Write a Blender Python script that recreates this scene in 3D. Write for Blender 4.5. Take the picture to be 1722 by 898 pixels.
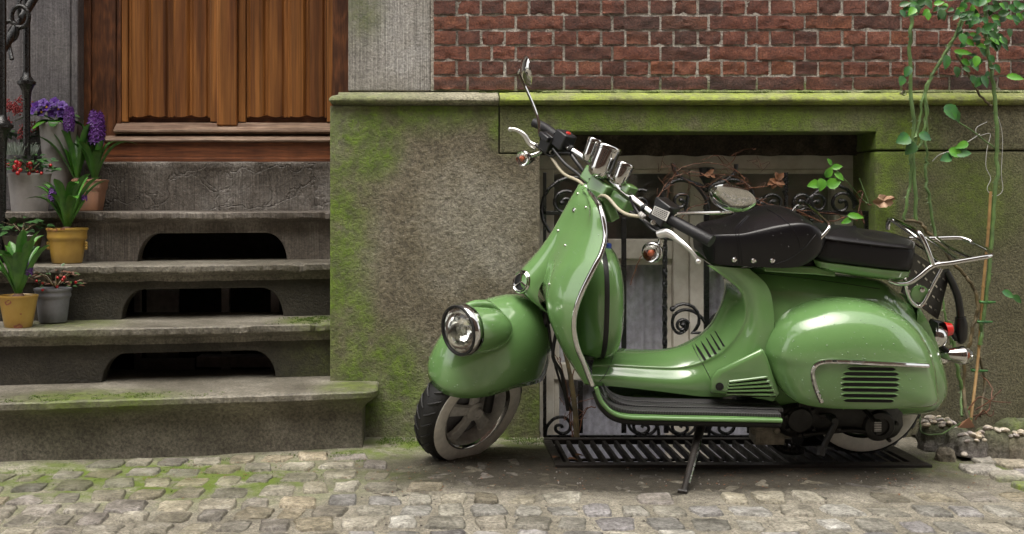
import bpy, bmesh, math, random
from math import sin, cos, pi, radians, sqrt, atan2
from mathutils import Vector, Matrix, noise
from mathutils.bvhtree import BVHTree
random.seed(7)
scene = bpy.context.scene
for o in list(bpy.data.objects): bpy.data.objects.remove(o)
C = scene.collection
F, CX, HY, H = 1800.0, 715.0, 340.0, 0.865      # focal length in photo pixels, vanishing point, eye height

# ---------------------------------------------------------------- camera
cam = bpy.data.objects.new('camera', bpy.data.cameras.new('camera')); C.objects.link(cam)
cam.location = (0, 0, H); cam.rotation_euler = (pi/2, 0, 0)
cam.data.sensor_width = 36; cam.data.lens = 36*F/1722
cam.data.shift_x = (861-CX)/1722; cam.data.shift_y = -(449-HY)/1722
cam.data.clip_start = .05; cam.data.clip_end = 500
scene.camera = cam

# ---------------------------------------------------------------- world, sun, exposure
SUN_EL, SUN_AZ = radians(72), radians(205)
w = bpy.data.worlds.new('World'); scene.world = w; w.use_nodes = True
nt = w.node_tree; nt.nodes.clear()
out = nt.nodes.new('ShaderNodeOutputWorld'); bg = nt.nodes.new('ShaderNodeBackground')
sky = nt.nodes.new('ShaderNodeTexSky'); sky.sky_type = 'NISHITA'; sky.sun_disc = False
sky.sun_elevation = SUN_EL; sky.sun_rotation = SUN_AZ; sky.air_density = 1.0; sky.dust_density = 4.0; sky.ozone_density = 1.0
hs = nt.nodes.new('ShaderNodeHueSaturation'); hs.inputs['Saturation'].default_value = .22
tint = nt.nodes.new('ShaderNodeMix'); tint.data_type = 'RGBA'; tint.blend_type = 'MULTIPLY'; tint.inputs[0].default_value = 1
tint.inputs[7].default_value = (1.0, .965, .90, 1)
nt.links.new(sky.outputs[0], hs.inputs['Color']); nt.links.new(hs.outputs[0], tint.inputs[6])
nt.links.new(tint.outputs[2], bg.inputs[0]); bg.inputs[1].default_value = .15
nt.links.new(bg.outputs[0], out.inputs[0])
sl = bpy.data.lights.new('sun', 'SUN'); sl.energy = 0.55; sl.angle = radians(52); sl.color = (1, .96, .9)
so = bpy.data.objects.new('sun', sl); C.objects.link(so)
sd = Vector((sin(SUN_AZ)*cos(SUN_EL), cos(SUN_AZ)*cos(SUN_EL), sin(SUN_EL)))
so.rotation_euler = sd.to_track_quat('Z', 'Y').to_euler(); so.location = (0, 0, 9)
vs = scene.view_settings; vs.view_transform = 'Standard'; vs.look = 'None'; vs.gamma = 1; vs.exposure = 1.65
scene.cycles.max_bounces = 8

# ---------------------------------------------------------------- helpers: projection
def X(px, D): return (px-CX)*D/F
def Z(py, D): return H-(py-HY)*D/F
def P(px, py, D): return Vector((X(px, D), D, Z(py, D)))

# ---------------------------------------------------------------- helpers: materials
def new_mat(name):
    m = bpy.data.materials.new(name); m.use_nodes = True
    nt = m.node_tree; b = nt.nodes['Principled BSDF']
    return m, nt, b
def N(nt, t, **k):
    n = nt.nodes.new(t)
    for a, v in k.items():
        if a.startswith('i_'): n.inputs[a[2:]].default_value = v
        else: setattr(n, a, v)
    return n
def ramp(nt, fac, stops):
    r = nt.nodes.new('ShaderNodeValToRGB'); e = r.color_ramp.elements
    while len(e) < len(stops): e.new(.5)
    for i, (p, c) in enumerate(stops):
        e[i].position = p; e[i].color = (*c, 1) if len(c) == 3 else c
    nt.links.new(fac, r.inputs[0]); return r.outputs[0]
def noise_tex(nt, vec, scale, detail=5, rough=.6, dist=0):
    n = N(nt, 'ShaderNodeTexNoise'); n.inputs['Scale'].default_value = scale; n.inputs['Detail'].default_value = detail
    n.inputs['Roughness'].default_value = rough; n.inputs['Distortion'].default_value = dist
    if vec is not None: nt.links.new(vec, n.inputs['Vector'])
    return n.outputs[0]
def mixc(nt, fac, a, b, mode='MIX'):
    m = nt.nodes.new('ShaderNodeMix'); m.data_type = 'RGBA'; m.blend_type = mode
    for i, v in ((0, fac), (6, a), (7, b)):
        if hasattr(v, 'links') or hasattr(v, 'is_linked'): nt.links.new(v, m.inputs[i])
        else: m.inputs[i].default_value = v if i == 0 else (*v, 1)
    return m.outputs[2]
def modul(nt, c, n, lo, hi, a=.36, b=.64):
    r = nt.nodes.new('ShaderNodeMapRange'); nt.links.new(n, r.inputs[0])
    for i, v in enumerate((a, b, lo, hi)): r.inputs[i+1].default_value = v
    m = nt.nodes.new('ShaderNodeVectorMath'); m.operation = 'SCALE'; nt.links.new(c, m.inputs[0]); nt.links.new(r.outputs[0], m.inputs['Scale'])
    return m.outputs[0]
def math_n(nt, op, a, b=0.0, clamp=False):
    m = nt.nodes.new('ShaderNodeMath'); m.operation = op; m.use_clamp = clamp
    for i, v in ((0, a), (1, b)):
        if hasattr(v, 'is_linked'): nt.links.new(v, m.inputs[i])
        else: m.inputs[i].default_value = v
    return m.outputs[0]
def bump(nt, b, h, strength=.3, dist=.01, prev=None):
    n = nt.nodes.new('ShaderNodeBump'); n.inputs['Strength'].default_value = strength; n.inputs['Distance'].default_value = dist
    nt.links.new(h, n.inputs['Height'])
    if prev is not None: nt.links.new(prev, n.inputs['Normal'])
    nt.links.new(n.outputs[0], b.inputs['Normal']); return n.outputs[0]
def pos(nt, scale=(1, 1, 1)):
    g = nt.nodes.new('ShaderNodeNewGeometry'); m = nt.nodes.new('ShaderNodeMapping')
    nt.links.new(g.outputs['Position'], m.inputs[0]); m.inputs['Scale'].default_value = scale
    return m.outputs[0]
def blobs(nt, lst):
    """sum of soft stains (cx, cy, cz, rx, ry, rz, strength) fixed to places on the real surface"""
    tot = None
    for cx, cy, cz, rx, ry, rz, s in lst:
        g = nt.nodes.new('ShaderNodeNewGeometry'); m = nt.nodes.new('ShaderNodeVectorMath'); m.operation = 'SUBTRACT'
        nt.links.new(g.outputs['Position'], m.inputs[0]); m.inputs[1].default_value = (cx, cy, cz)
        d = nt.nodes.new('ShaderNodeVectorMath'); d.operation = 'DIVIDE'; nt.links.new(m.outputs[0], d.inputs[0]); d.inputs[1].default_value = (rx, ry, rz)
        l = nt.nodes.new('ShaderNodeVectorMath'); l.operation = 'LENGTH'; nt.links.new(d.outputs[0], l.inputs[0])
        r = nt.nodes.new('ShaderNodeMapRange'); r.interpolation_type = 'SMOOTHERSTEP'
        nt.links.new(l.outputs['Value'], r.inputs[0]); r.inputs[1].default_value = 1.0; r.inputs[2].default_value = 0.0
        r.inputs[3].default_value = 0; r.inputs[4].default_value = s
        tot = r.outputs[0] if tot is None else math_n(nt, 'MAXIMUM', tot, r.outputs[0])
    return tot
def simple(name, col, rough=.5, metal=0, coat=0, spec=None, var=0, vscale=30, bmp=0, bscale=200, trans=0, emis=None, col2=None, sheen=0):
    m, nt, b = new_mat(name)
    b.inputs['Base Color'].default_value = (*col, 1); b.inputs['Roughness'].default_value = rough
    b.inputs['Metallic'].default_value = metal; b.inputs['Coat Weight'].default_value = coat; b.inputs['Coat Roughness'].default_value = .04
    if spec is not None: b.inputs['Specular IOR Level'].default_value = spec
    if trans: b.inputs['Transmission Weight'].default_value = trans
    p = pos(nt)
    if var or col2:
        c2 = col2 or tuple(max(0, c*(1-var)) for c in col)
        f = ramp(nt, noise_tex(nt, p, vscale, 5), [(.35, (0, 0, 0)), (.65, (1, 1, 1))])
        nt.links.new(mixc(nt, f, col, c2), b.inputs['Base Color'])
        r = math_n(nt, 'MULTIPLY_ADD', f, .15); r.node.inputs[2].default_value = max(rough-.07, 0); nt.links.new(r, b.inputs['Roughness'])
    if bmp: bump(nt, b, noise_tex(nt, p, bscale, 6), bmp, .004)
    return m
def stone(name, cols, scale=6, fine=90, bmp=.5, moss=None, mosscol=(.10, .16, .015), rough=.85, strie=None, wet=0, rnd=0, speck=0, cracks=0, mossdry=(.05, .075, .012), fc=(.5, 1.45)):
    m, nt, b = new_mat(name)
    p = pos(nt)
    n1 = noise_tex(nt, p, scale, 6, .65); n2 = noise_tex(nt, p, fine, 6, .7)
    c = ramp(nt, n1, [(.3, cols[0]), (.5, cols[1]), (.7, cols[2] if len(cols) > 2 else cols[1])])
    c = modul(nt, c, n2, *fc)
    c = modul(nt, c, noise_tex(nt, p, fine*.28, 5, .7), .86, 1.13)
    if rnd:
        oi = nt.nodes.new('ShaderNodeObjectInfo')
        hsn = nt.nodes.new('ShaderNodeHueSaturation'); nt.links.new(c, hsn.inputs['Color'])
        v = math_n(nt, 'MULTIPLY_ADD', oi.outputs['Random'], rnd); v.node.inputs[2].default_value = 1-rnd*.55
        nt.links.new(v, hsn.inputs['Value'])
        wn = nt.nodes.new('ShaderNodeTexWhiteNoise'); wn.noise_dimensions = '1D'; nt.links.new(oi.outputs['Random'], wn.inputs['W'])
        tc = ramp(nt, wn.outputs['Value'], [(0, (1, .93, .82)), (.25, (1, .97, .88)), (.6, (1, 1, 1)), (.9, (.86, .84, .92))])
        c = mixc(nt, 1.0, hsn.outputs[0], tc, 'MULTIPLY')
    if speck:
        sp = ramp(nt, noise_tex(nt, p, 160, 2, .5), [(.70, (0, 0, 0)), (.74, (1, 1, 1))])
        c = mixc(nt, math_n(nt, 'MULTIPLY', sp, speck), c, (.55, .52, .45))
    h = n2
    if strie:
        ps = pos(nt, strie); ns = noise_tex(nt, ps, 1.0, 3, .6)
        h = math_n(nt, 'ADD', n2, ns)
        c = modul(nt, c, ns, .72, 1.25)
    mask = None
    if moss:
        mask = moss if not isinstance(moss, list) else blobs(nt, moss)
        nb = ramp(nt, noise_tex(nt, p, 9, 7, .72), [(.25, (0, 0, 0)), (.52, (1, 1, 1))])
        mask = math_n(nt, 'MULTIPLY', mask, 1.5, True)
        nb2 = ramp(nt, n2, [(.25, (.3, .3, .3)), (.6, (1, 1, 1))])
        mask = math_n(nt, 'MULTIPLY', math_n(nt, 'MULTIPLY', mask, nb), nb2, True)
        mc = mixc(nt, ramp(nt, noise_tex(nt, p, 25, 5), [(.35, (0, 0, 0)), (.65, (1, 1, 1))]), mossdry, mosscol)
        c = mixc(nt, mask, c, mc)
    b.inputs['Roughness'].default_value = rough
    if wet:
        r = ramp(nt, noise_tex(nt, p, 5, 5), [(.4, (wet,)*3), (.65, (rough,)*3)]); nt.links.new(r, b.inputs['Roughness'])
    nt.links.new(c, b.inputs['Base Color'])
    last = bump(nt, b, h, bmp, .012)
    if cracks:
        v = N(nt, 'ShaderNodeTexVoronoi', feature='DISTANCE_TO_EDGE'); v.inputs['Scale'].default_value = cracks
        pd = nt.nodes.new('ShaderNodeVectorMath'); pd.operation = 'ADD'; nt.links.new(p, pd.inputs[0])
        nn = nt.nodes.new('ShaderNodeTexNoise'); nn.inputs['Scale'].default_value = 8; nn.inputs['Detail'].default_value = 6; nt.links.new(p, nn.inputs['Vector'])
        sc = nt.nodes.new('ShaderNodeVectorMath'); sc.operation = 'SCALE'; sc.inputs['Scale'].default_value = .25; nt.links.new(nn.outputs['Color'], sc.inputs[0])
        nt.links.new(sc.outputs[0], pd.inputs[1]); nt.links.new(pd.outputs[0], v.inputs['Vector'])
        cr = ramp(nt, v.outputs['Distance'], [(0, (0, 0, 0)), (.03, (1, 1, 1))])
        bump(nt, b, cr, .7, .006, last)
    return m
def wood(name, light, dark, sc=(38, 10, 2.2), swirl=0, rough=.42, bmp=.3, rnd=0, tone=None):
    m, nt, b = new_mat(name)
    p = pos(nt, sc)
    n1 = noise_tex(nt, p, 1.0, 6, .6, .6+swirl)
    n2 = noise_tex(nt, pos(nt, (sc[0]*7, sc[1]*7, sc[2]*3)), 1.0, 4, .6)
    c = ramp(nt, n1, [(.32, dark), (.47, tuple((a+b2)/2 for a, b2 in zip(light, dark))), (.62, light)])
    if swirl:
        wv = N(nt, 'ShaderNodeTexWave', wave_type='RINGS'); wv.inputs['Scale'].default_value = 5.5; wv.inputs['Distortion'].default_value = 7; wv.inputs['Detail'].default_value = 3
        wv.inputs['Detail Scale'].default_value = 1.2
        nt.links.new(pos(nt, (4.5, 1, 1.2)), wv.inputs['Vector'])
        c = mixc(nt, math_n(nt, 'MULTIPLY', wv.outputs['Fac'], .65), c, dark)
    c = modul(nt, c, n2, .72, 1.22)
    c = modul(nt, c, noise_tex(nt, pos(nt, (sc[0]*2.3, sc[1]*2, sc[2]*1.3)), 1.0, 4, .6), .8, 1.15)
    big = ramp(nt, noise_tex(nt, pos(nt, (6, 6, 1.2)), 1.2, 4), [(.35, (.62, .56, .52)), (.6, (1, 1, 1))])
    c = mixc(nt, .8, c, big, 'MULTIPLY')
    nt.links.new(c, b.inputs['Base Color']); b.inputs['Roughness'].default_value = rough
    bump(nt, b, n2, bmp, .002)
    return m

# ---------------------------------------------------------------- helpers: objects
def tag(o, label=None, cat=None, group=None, kind=None):
    if label: o['label'] = label
    if cat: o['category'] = cat
    if group: o['group'] = group
    if kind: o['kind'] = kind
    return o
def empty(name, loc, label, cat, group=None, rot=(0, 0, 0)):
    o = bpy.data.objects.new(name, None); C.objects.link(o); o.location = loc; o.rotation_euler = rot
    o.empty_display_size = .1
    return tag(o, label, cat, group)
class MB:
    def __init__(s): s.v = []; s.f = []; s.m = []
    def add(s, vs, fs, mi=0):
        k = len(s.v); s.v += [tuple(v) for v in vs]; s.f += [tuple(i+k for i in f) for f in fs]; s.m += [mi]*len(fs); return s
    def box(s, a, b, mi=0, mat=None):
        x0, y0, z0 = a; x1, y1, z1 = b
        v = [(x, y, z) for x in (x0, x1) for y in (y0, y1) for z in (z0, z1)]
        if mat is not None: v = [mat @ Vector(q) for q in v]
        return s.add(v, [(0, 1, 3, 2), (4, 6, 7, 5), (0, 4, 5, 1), (2, 3, 7, 6), (0, 2, 6, 4), (1, 5, 7, 3)], mi)
    def rings(s, rings, closed=True, caps=True, mi=0):
        n = len(rings[0]); v = [p for r in rings for p in r]; f = []
        for i in range(len(rings)-1):
            for j in range(n if closed else n-1):
                j2 = (j+1) % n; f.append((i*n+j, i*n+j2, (i+1)*n+j2, (i+1)*n+j))
        if caps and closed:
            f.append(tuple(range(n))[::-1]); f.append(tuple((len(rings)-1)*n+j for j in range(n)))
        return s.add(v, f, mi)
    def tube(s, pts, r, seg=8, mi=0, smooth=0, flat=1.0, caps=True):
        pts = [Vector(p) for p in pts]
        rr = r if isinstance(r, (list, tuple)) else [r]*len(pts)
        if smooth: pts, rr = cat(pts, smooth, rr)
        t0 = (pts[1]-pts[0]).normalized(); up = Vector((0, 0, 1)) if abs(t0.z) < .9 else Vector((1, 0, 0))
        nrm = (up-t0*up.dot(t0)).normalized(); rg = []
        for i, p in enumerate(pts):
            t = (pts[min(i+1, len(pts)-1)]-pts[max(i-1, 0)])
            if t.length < 1e-9: t = t0
            t.normalize(); nrm = (nrm-t*nrm.dot(t)).normalized(); bn = t.cross(nrm)
            rg.append([p+(nrm*cos(2*pi*k/seg)+bn*sin(2*pi*k/seg)*flat)*rr[i] for k in range(seg)])
        return s.rings(rg, True, caps, mi)
    def lathe(s, prof, o, axis, seg=24, mi=0, caps=False):
        """prof: (radius, distance along axis)"""
        a = Vector(axis).normalized(); u = a.orthogonal().normalized(); w_ = a.cross(u); o = Vector(o)
        rg = [[o+a*h+(u*cos(2*pi*k/seg)+w_*sin(2*pi*k/seg))*max(r, 1e-5) for k in range(seg)] for r, h in prof]
        return s.rings(rg, True, caps, mi)
    def ball(s, o, r, seg=10, mi=0, sc=(1, 1, 1), mat=None):
        n = max(4, seg//2); rg = []
        for i in range(n+1):
            a = pi*i/n; row = []
            for k in range(seg):
                v = Vector((sin(a)*cos(2*pi*k/seg)*sc[0], sin(a)*sin(2*pi*k/seg)*sc[1], cos(a)*sc[2]))*r
                if mat is not None: v = mat @ v
                row.append(Vector(o)+v)
            rg.append(row)
        return s.rings(rg, True, False, mi)
    def grid(s, g, mi=0, closed=False):
        return s.rings(g, closed, False, mi)
    def build(s, name, mats, parent=None, smooth=True, bevel=0, solid=0, world=False, auto=40, segs=2):
        me = bpy.data.meshes.new(name)
        v = s.v
        if parent is not None and world:
            inv = parent_mat(parent).inverted(); v = [tuple(inv @ Vector(q)) for q in v]
        me.from_pydata(v, [], s.f)
        if not isinstance(mats, (list, tuple)): mats = [mats]
        for m in mats: me.materials.append(m)
        me.polygons.foreach_set('material_index', s.m)
        bm = bmesh.new(); bm.from_mesh(me); bmesh.ops.remove_doubles(bm, verts=bm.verts, dist=1e-6)
        bmesh.ops.recalc_face_normals(bm, faces=bm.faces); bm.to_mesh(me); bm.free()
        if smooth:
            me.polygons.foreach_set('use_smooth', [True]*len(me.polygons))
            try: me.set_sharp_from_angle(angle=radians(auto))
            except Exception: pass
        o = bpy.data.objects.new(name, me); C.objects.link(o)
        if parent is not None: o.parent = parent
        if solid:
            md = o.modifiers.new('s', 'SOLIDIFY'); md.thickness = solid; md.offset = -1
        if bevel:
            md = o.modifiers.new('b', 'BEVEL'); md.width = bevel; md.segments = segs; md.limit_method = 'ANGLE'; md.angle_limit = radians(35)
        return o
def parent_mat(o):
    m = Matrix.LocRotScale(o.location, o.rotation_euler, o.scale)
    return parent_mat(o.parent) @ m if o.parent else m
def catv(p0, p1, p2, p3, t):
    return .5*((2*p1)+(p2-p0)*t+(2*p0-5*p1+4*p2-p3)*t*t+(3*p1-p0-3*p2+p3)*t*t*t)
def cat(pts, n, rr=None, closed=False):
    out = []; ro = []; L = len(pts); rng = L if closed else L-1
    for i in range(rng):
        g = (lambda a, k: a[k % L]) if closed else (lambda a, k: a[min(max(k, 0), L-1)])
        for j in range(n):
            t = j/n
            out.append(catv(g(pts, i-1), g(pts, i), g(pts, i+1), g(pts, i+2), t))
            if rr: ro.append(g(rr, i)*(1-t)+g(rr, i+1)*t)
    if not closed:
        out.append(pts[-1].copy() if hasattr(pts[-1], 'copy') else pts[-1])
        if rr: ro.append(rr[-1])
    return (out, ro) if rr else out
def cgrid(g, nu, nv, closed=False):
    rows = [cat(r, nv, closed=closed) for r in g]
    m = len(rows[0]); cols = [cat([r[j] for r in rows], nu) for j in range(m)]
    return [[cols[j][i] for j in range(m)] for i in range(len(cols[0]))]
def poly_prism(mb, pts, y0, y1, mi=0, shear=0, xr=0):
    """pts: (x, z) outline extruded from depth y0 to y1"""
    n = len(pts)
    v = [(x, y0+shear*(x-xr), z) for x, z in pts]+[(x, y1+shear*(x-xr), z) for x, z in pts]
    f = [tuple(range(n)), tuple(range(2*n-1, n-1, -1))]+[(i, i+n, (i+1) % n+n, (i+1) % n) for i in range(n)]
    return mb.add(v, f, mi)
def nz(*a): return noise.noise(Vector(a))
def relink(ob, parent=None, loc=None, rot=None, scale=None):
    c = ob.copy(); C.objects.link(c); c.parent = parent
    if loc is not None: c.location = loc
    if rot is not None: c.rotation_euler = rot
    if scale is not None: c.scale = scale
    return c
# ================================================================ materials
DP = 3.93                                            # depth of the plinth face
M = {}
xw = lambda px: X(px, DP)
zw = lambda py: Z(py, DP)
plinth_moss = [(xw(560), DP, zw(400), .22, .5, .95, .75), (xw(700), DP, zw(180), .45, .5, .16, .7), (xw(760), DP, zw(730), .5, .5, .12, .7), (xw(620), DP, zw(240), .19, .5, .22, 1.2), (xw(575), DP, zw(330), .12, .5, .35, .6), (xw(640), DP, zw(640), .30, .6, .30, .95),
    (xw(860), DP, zw(215), .14, .5, .14, 1.0), (xw(800), DP, zw(190), .4, .5, .07, .5), (xw(600), DP, zw(560), .12, .5, .35, .8), (xw(900), DP, zw(690), .12, .5, .2, .5)]
M['plinth'] = stone('rendered plinth stone', [(.105, .085, .052), (.185, .16, .112), (.30, .275, .225)], 2.4, 80, 1.0, plinth_moss, (.16, .26, .02), speck=.8, mossdry=(.075, .11, .02), fc=(.55, 1.36))
lint_moss = [(xw(1150), DP, zw(200), 1.1, .5, .2, .95), (xw(1500), DP, zw(240), .3, .5, .25, .8), (xw(1640), DP, zw(330), .3, .5, .3, .55), (xw(1485), DP, zw(330), .1, .5, .45, .8)]
M['lintel'] = stone('mossy lintel stone', [(.085, .08, .04), (.15, .14, .08), (.22, .205, .14)], 4, 130, 1.0, lint_moss, (.17, .265, .02), speck=.4, mossdry=(.10, .145, .02))
led_moss = [(xw(1250), DP-.03, zw(165), 1.6, .6, .25, 1.6), (xw(900), DP-.03, zw(165), .5, .6, .2, 1.0)]
M['ledge'] = stone('ledge stone', [(.16, .145, .095), (.24, .22, .15), (.33, .31, .23)], 5, 110, .6, led_moss, (.32, .40, .055), speck=.3, mossdry=(.20, .24, .06))
M['ledge_plain'] = stone('ledge stone plain', [(.17, .16, .11), (.25, .235, .165), (.33, .31, .23)], 6, 110, .6, [(xw(600), DP-.03, zw(160), .4, .6, .2, .45)], (.15, .2, .04))
M['jamb'] = stone('dressed jamb stone', [(.20, .185, .16), (.30, .285, .26), (.42, .41, .40)], 2.5, 120, .7, [(X(610, 3.98), 3.98, Z(20, 3.98), .14, .4, .2, .6)], (.17, .19, .08), strie=(190, 190, 3), speck=.3, fc=(.66, 1.3))
M['darkjamb'] = stone('dark jamb stone', [(.085, .078, .085), (.12, .112, .118), (.16, .15, .15)], 3, 110, .4, strie=(160, 160, 3), rough=.6, wet=.4, fc=(.66, 1.3))
M['step_low'] = stone('worn shaded step stone', [(.017, .0145, .0095), (.031, .027, .018), (.060, .052, .038)], 4, 100, .6,  # wet dark stone, darkened further to hold the risers' shade in its colour
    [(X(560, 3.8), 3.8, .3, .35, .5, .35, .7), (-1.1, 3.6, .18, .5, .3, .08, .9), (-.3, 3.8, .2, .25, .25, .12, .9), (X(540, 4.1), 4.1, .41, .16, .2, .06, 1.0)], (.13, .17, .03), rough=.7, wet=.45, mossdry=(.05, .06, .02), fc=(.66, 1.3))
M['tread'] = stone('worn tread stone', [(.085, .076, .058), (.15, .137, .11), (.26, .24, .20)], 4, 100, .5,
    [(-1.1, 3.6, .2, .45, .25, .08, .9), (-.25, 3.8, .2, .2, .25, .1, .9), (X(530, 4.1), 4.1, .41, .25, .2, .06, 1.0), (-.35, 4.0, .4, .2, .3, .1, .8), (-1.3, 4.0, .4, .3, .3, .1, .6)], (.14, .19, .03), rough=.6, wet=.4, mossdry=(.07, .085, .025))
M['step_high'] = stone('grey upper step stone', [(.07, .058, .046), (.128, .11, .092), (.26, .238, .212)], 4, 100, .5, None, strie=(180, 180, 4), rough=.6, wet=.4, cracks=0, fc=(.66, 1.3))
M['step_top'] = stone('cracked top step stone', [(.066, .056, .045), (.13, .113, .096), (.33, .31, .285)], 3.2, 100, .6, None, strie=(180, 180, 4), rough=.55, wet=.4, cracks=5, fc=(.66, 1.3))
M['mortar'] = stone('mortar', [(.18, .155, .13), (.42, .39, .34), (.66, .63, .57)], 5, 160, .9, [(xw(1300), 3.97, zw(150), 1.5, .5, .06, 1.0), (xw(800), 3.97, zw(152), .4, .5, .05, .8)], (.20, .24, .06))
M['mortar_moss'] = stone('mossy mortar bead', [(.26, .26, .14), (.34, .35, .2), (.42, .42, .3)], 8, 160, .9, [(xw(1200), 3.95, zw(152), 2, .5, .2, .7)], (.22, .28, .06))
def brick_mat(name, cols):
    m, nt, b = new_mat(name); p = pos(nt); oi = nt.nodes.new('ShaderNodeObjectInfo')
    n1 = noise_tex(nt, p, 22, 6, .7); n2 = noise_tex(nt, p, 140, 6, .75)
    c = ramp(nt, n1, [(.3, cols[0]), (.52, cols[1]), (.75, cols[2])])
    tc = ramp(nt, oi.outputs['Random'], [(0, (.42, .44, .50)), (.2, (.70, .68, .70)), (.45, (.95, .85, .82)), (.7, (1, .95, .88)), (1, (1.0, .92, .70))])
    c = mixc(nt, 1.0, c, tc, 'MULTIPLY')
    # darker, sootier bricks along the middle of this stretch
    soot = blobs(nt, [(X(1120, 3.98), 3.98, Z(40, 3.98), .32, .5, .16, .55), (X(1000, 3.98), 3.98, Z(140, 3.98), 1.6, .5, .035, .7), (X(1560, 3.98), 3.98, Z(140, 3.98), .8, .5, .04, .7)])
    c = mixc(nt, soot, c, (.05, .034, .03))
    c = modul(nt, c, n2, .45, 1.5)
    lime = ramp(nt, noise_tex(nt, p, 60, 6, .8), [(.62, (0, 0, 0)), (.72, (.6, .6, .6))])
    c = mixc(nt, lime, c, (.40, .33, .29))
    nt.links.new(c, b.inputs['Base Color']); b.inputs['Roughness'].default_value = .8
    bump(nt, b, math_n(nt, 'ADD', n2, n1), .9, .006); return m
M['brick'] = brick_mat('red brick', [(.07, .03, .022), (.165, .058, .036), (.27, .118, .073)])
M['cobble'] = stone('cobblestone', [(.14, .136, .12), (.29, .282, .255), (.47, .46, .43)], 13, 95, .8, None, rnd=.8, rough=.65, wet=.4, speck=.2)
M['cobble_mossy'] = stone('mossy cobblestone', [(.14, .13, .10), (.27, .25, .20), (.42, .395, .34)], 13, 95, .8,
    [(-.95, 3.35, 0, 1.1, .35, .3, .3)], (.10, .15, .02), rnd=.8, rough=.65, wet=.4)
M['setts'] = stone('flat sett', [(.20, .19, .16), (.33, .31, .27), (.45, .43, .39)], 9, 95, .7, [(X(1690, 3.3), 3.25, 0, .16, .12, .3, 1.1)], (.25, .34, .03), rnd=.5, rough=.6)
ground_moss = [(-.03, 3.80, 0, .22, .16, .3, 1.4), (.28, 3.88, 0, .25, .08, .3, 1.3), (-.85, 3.35, 0, 1.1, .5, .3, 1.5), (-.2, 3.75, 0, .35, .3, .3, 1.0), (.35, 3.82, 0, .3, .14, .3, .9), (1.8, 3.55, 0, .45, .3, .3, .8), (-1.3, 3.0, 0, .5, .5, .2, .5)]
def ground_mat():
    m, nt, b = new_mat('sandy street bed'); p = pos(nt)
    n1 = noise_tex(nt, p, 5, 7, .7); n2 = noise_tex(nt, p, 170, 5, .75); n3 = noise_tex(nt, p, 18, 6, .7)
    c = ramp(nt, n1, [(.3, (.13, .118, .09)), (.5, (.235, .215, .17)), (.7, (.34, .315, .26))])
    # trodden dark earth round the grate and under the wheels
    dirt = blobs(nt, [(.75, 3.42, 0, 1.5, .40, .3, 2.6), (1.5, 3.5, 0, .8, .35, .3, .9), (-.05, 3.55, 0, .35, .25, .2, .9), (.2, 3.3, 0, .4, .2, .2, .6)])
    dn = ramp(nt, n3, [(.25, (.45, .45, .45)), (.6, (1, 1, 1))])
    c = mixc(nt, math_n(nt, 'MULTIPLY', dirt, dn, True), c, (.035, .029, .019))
    c = modul(nt, c, n2, .45, 1.55)
    c = modul(nt, c, noise_tex(nt, p, 45, 5, .7), .75, 1.25)
    mk = math_n(nt, 'MULTIPLY', blobs(nt, ground_moss), ramp(nt, noise_tex(nt, p, 11, 7, .72), [(.38, (0, 0, 0)), (.60, (1, 1, 1))]), True)
    c = mixc(nt, mk, c, mixc(nt, n3, (.06, .085, .015), (.15, .22, .02)))
    nt.links.new(c, b.inputs['Base Color'])
    r = ramp(nt, n1, [(.35, (.55,)*3), (.6, (.9,)*3)]); nt.links.new(r, b.inputs['Roughness'])
    bump(nt, b, math_n(nt, 'ADD', n2, n3), .9, .006); return m
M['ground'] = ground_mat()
M['paint'] = None
def paint(name, col):
    m, nt, b = new_mat(name); p = pos(nt)
    c = mixc(nt, ramp(nt, noise_tex(nt, p, 6, 4), [(.35, (0, 0, 0)), (.7, (1, 1, 1))]), col, tuple(x*.9 for x in col))
    nt.links.new(c, b.inputs['Base Color']); b.inputs['Roughness'].default_value = .2
    b.inputs['Coat Weight'].default_value = 1; b.inputs['Coat Roughness'].default_value = .025
    b.inputs['Specular IOR Level'].default_value = .5
    n = noise_tex(nt, p, 14, 2, .4); bm_ = nt.nodes.new('ShaderNodeBump'); bm_.inputs['Strength'].default_value = .025; bm_.inputs['Distance'].default_value = .01
    nt.links.new(n, bm_.inputs['Height']); nt.links.new(bm_.outputs[0], b.inputs['Coat Normal'])
    return m
M['paint'] = paint('green scooter paint', (.14, .275, .095))
M['drop'] = simple('water drop', (.9, .95, .9), .03, trans=1.0)
M['chrome'] = simple('chrome', (.56, .56, .55), .08, 1)
M['mirror'] = simple('lamp reflector', (.92, .92, .90), .12, 1)
M['chrome_dull'] = simple('dull chrome', (.6, .6, .57), .25, 1, var=.3, vscale=60)
M['alu'] = simple('cast aluminium', (.66, .65, .63), .5, .1, var=.25, vscale=50, bmp=.2)
M['lever'] = simple('polished lever', (.72, .72, .70), .28, .8)
M['blackp'] = simple('black plastic', (.006, .006, .007), .32, bmp=.12, bscale=500)
M['switch'] = simple('grey black switch housing', (.014, .014, .018), .4, var=.2, bmp=.15, bscale=500)
M['rubber'] = simple('black rubber', (.007, .007, .007), .55, bmp=.3, bscale=160)
M['grip'] = simple('rubber grip', (.009, .009, .012), .5, bmp=.2, bscale=400)
M['vinyl'] = simple('black vinyl', (.005, .0045, .006), .3, bmp=.15, bscale=700, spec=.38)
M['vinyl_matt'] = simple('matt black vinyl', (.005, .0045, .006), .42, bmp=.15, bscale=700, spec=.3)
M['white'] = simple('whitewall rubber', (.80, .78, .72), .6, var=.25, vscale=25)
M['engine'] = simple('oily engine casing', (.009, .008, .007), .5, .1, var=.4, vscale=30, bmp=.4, bscale=90)
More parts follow.
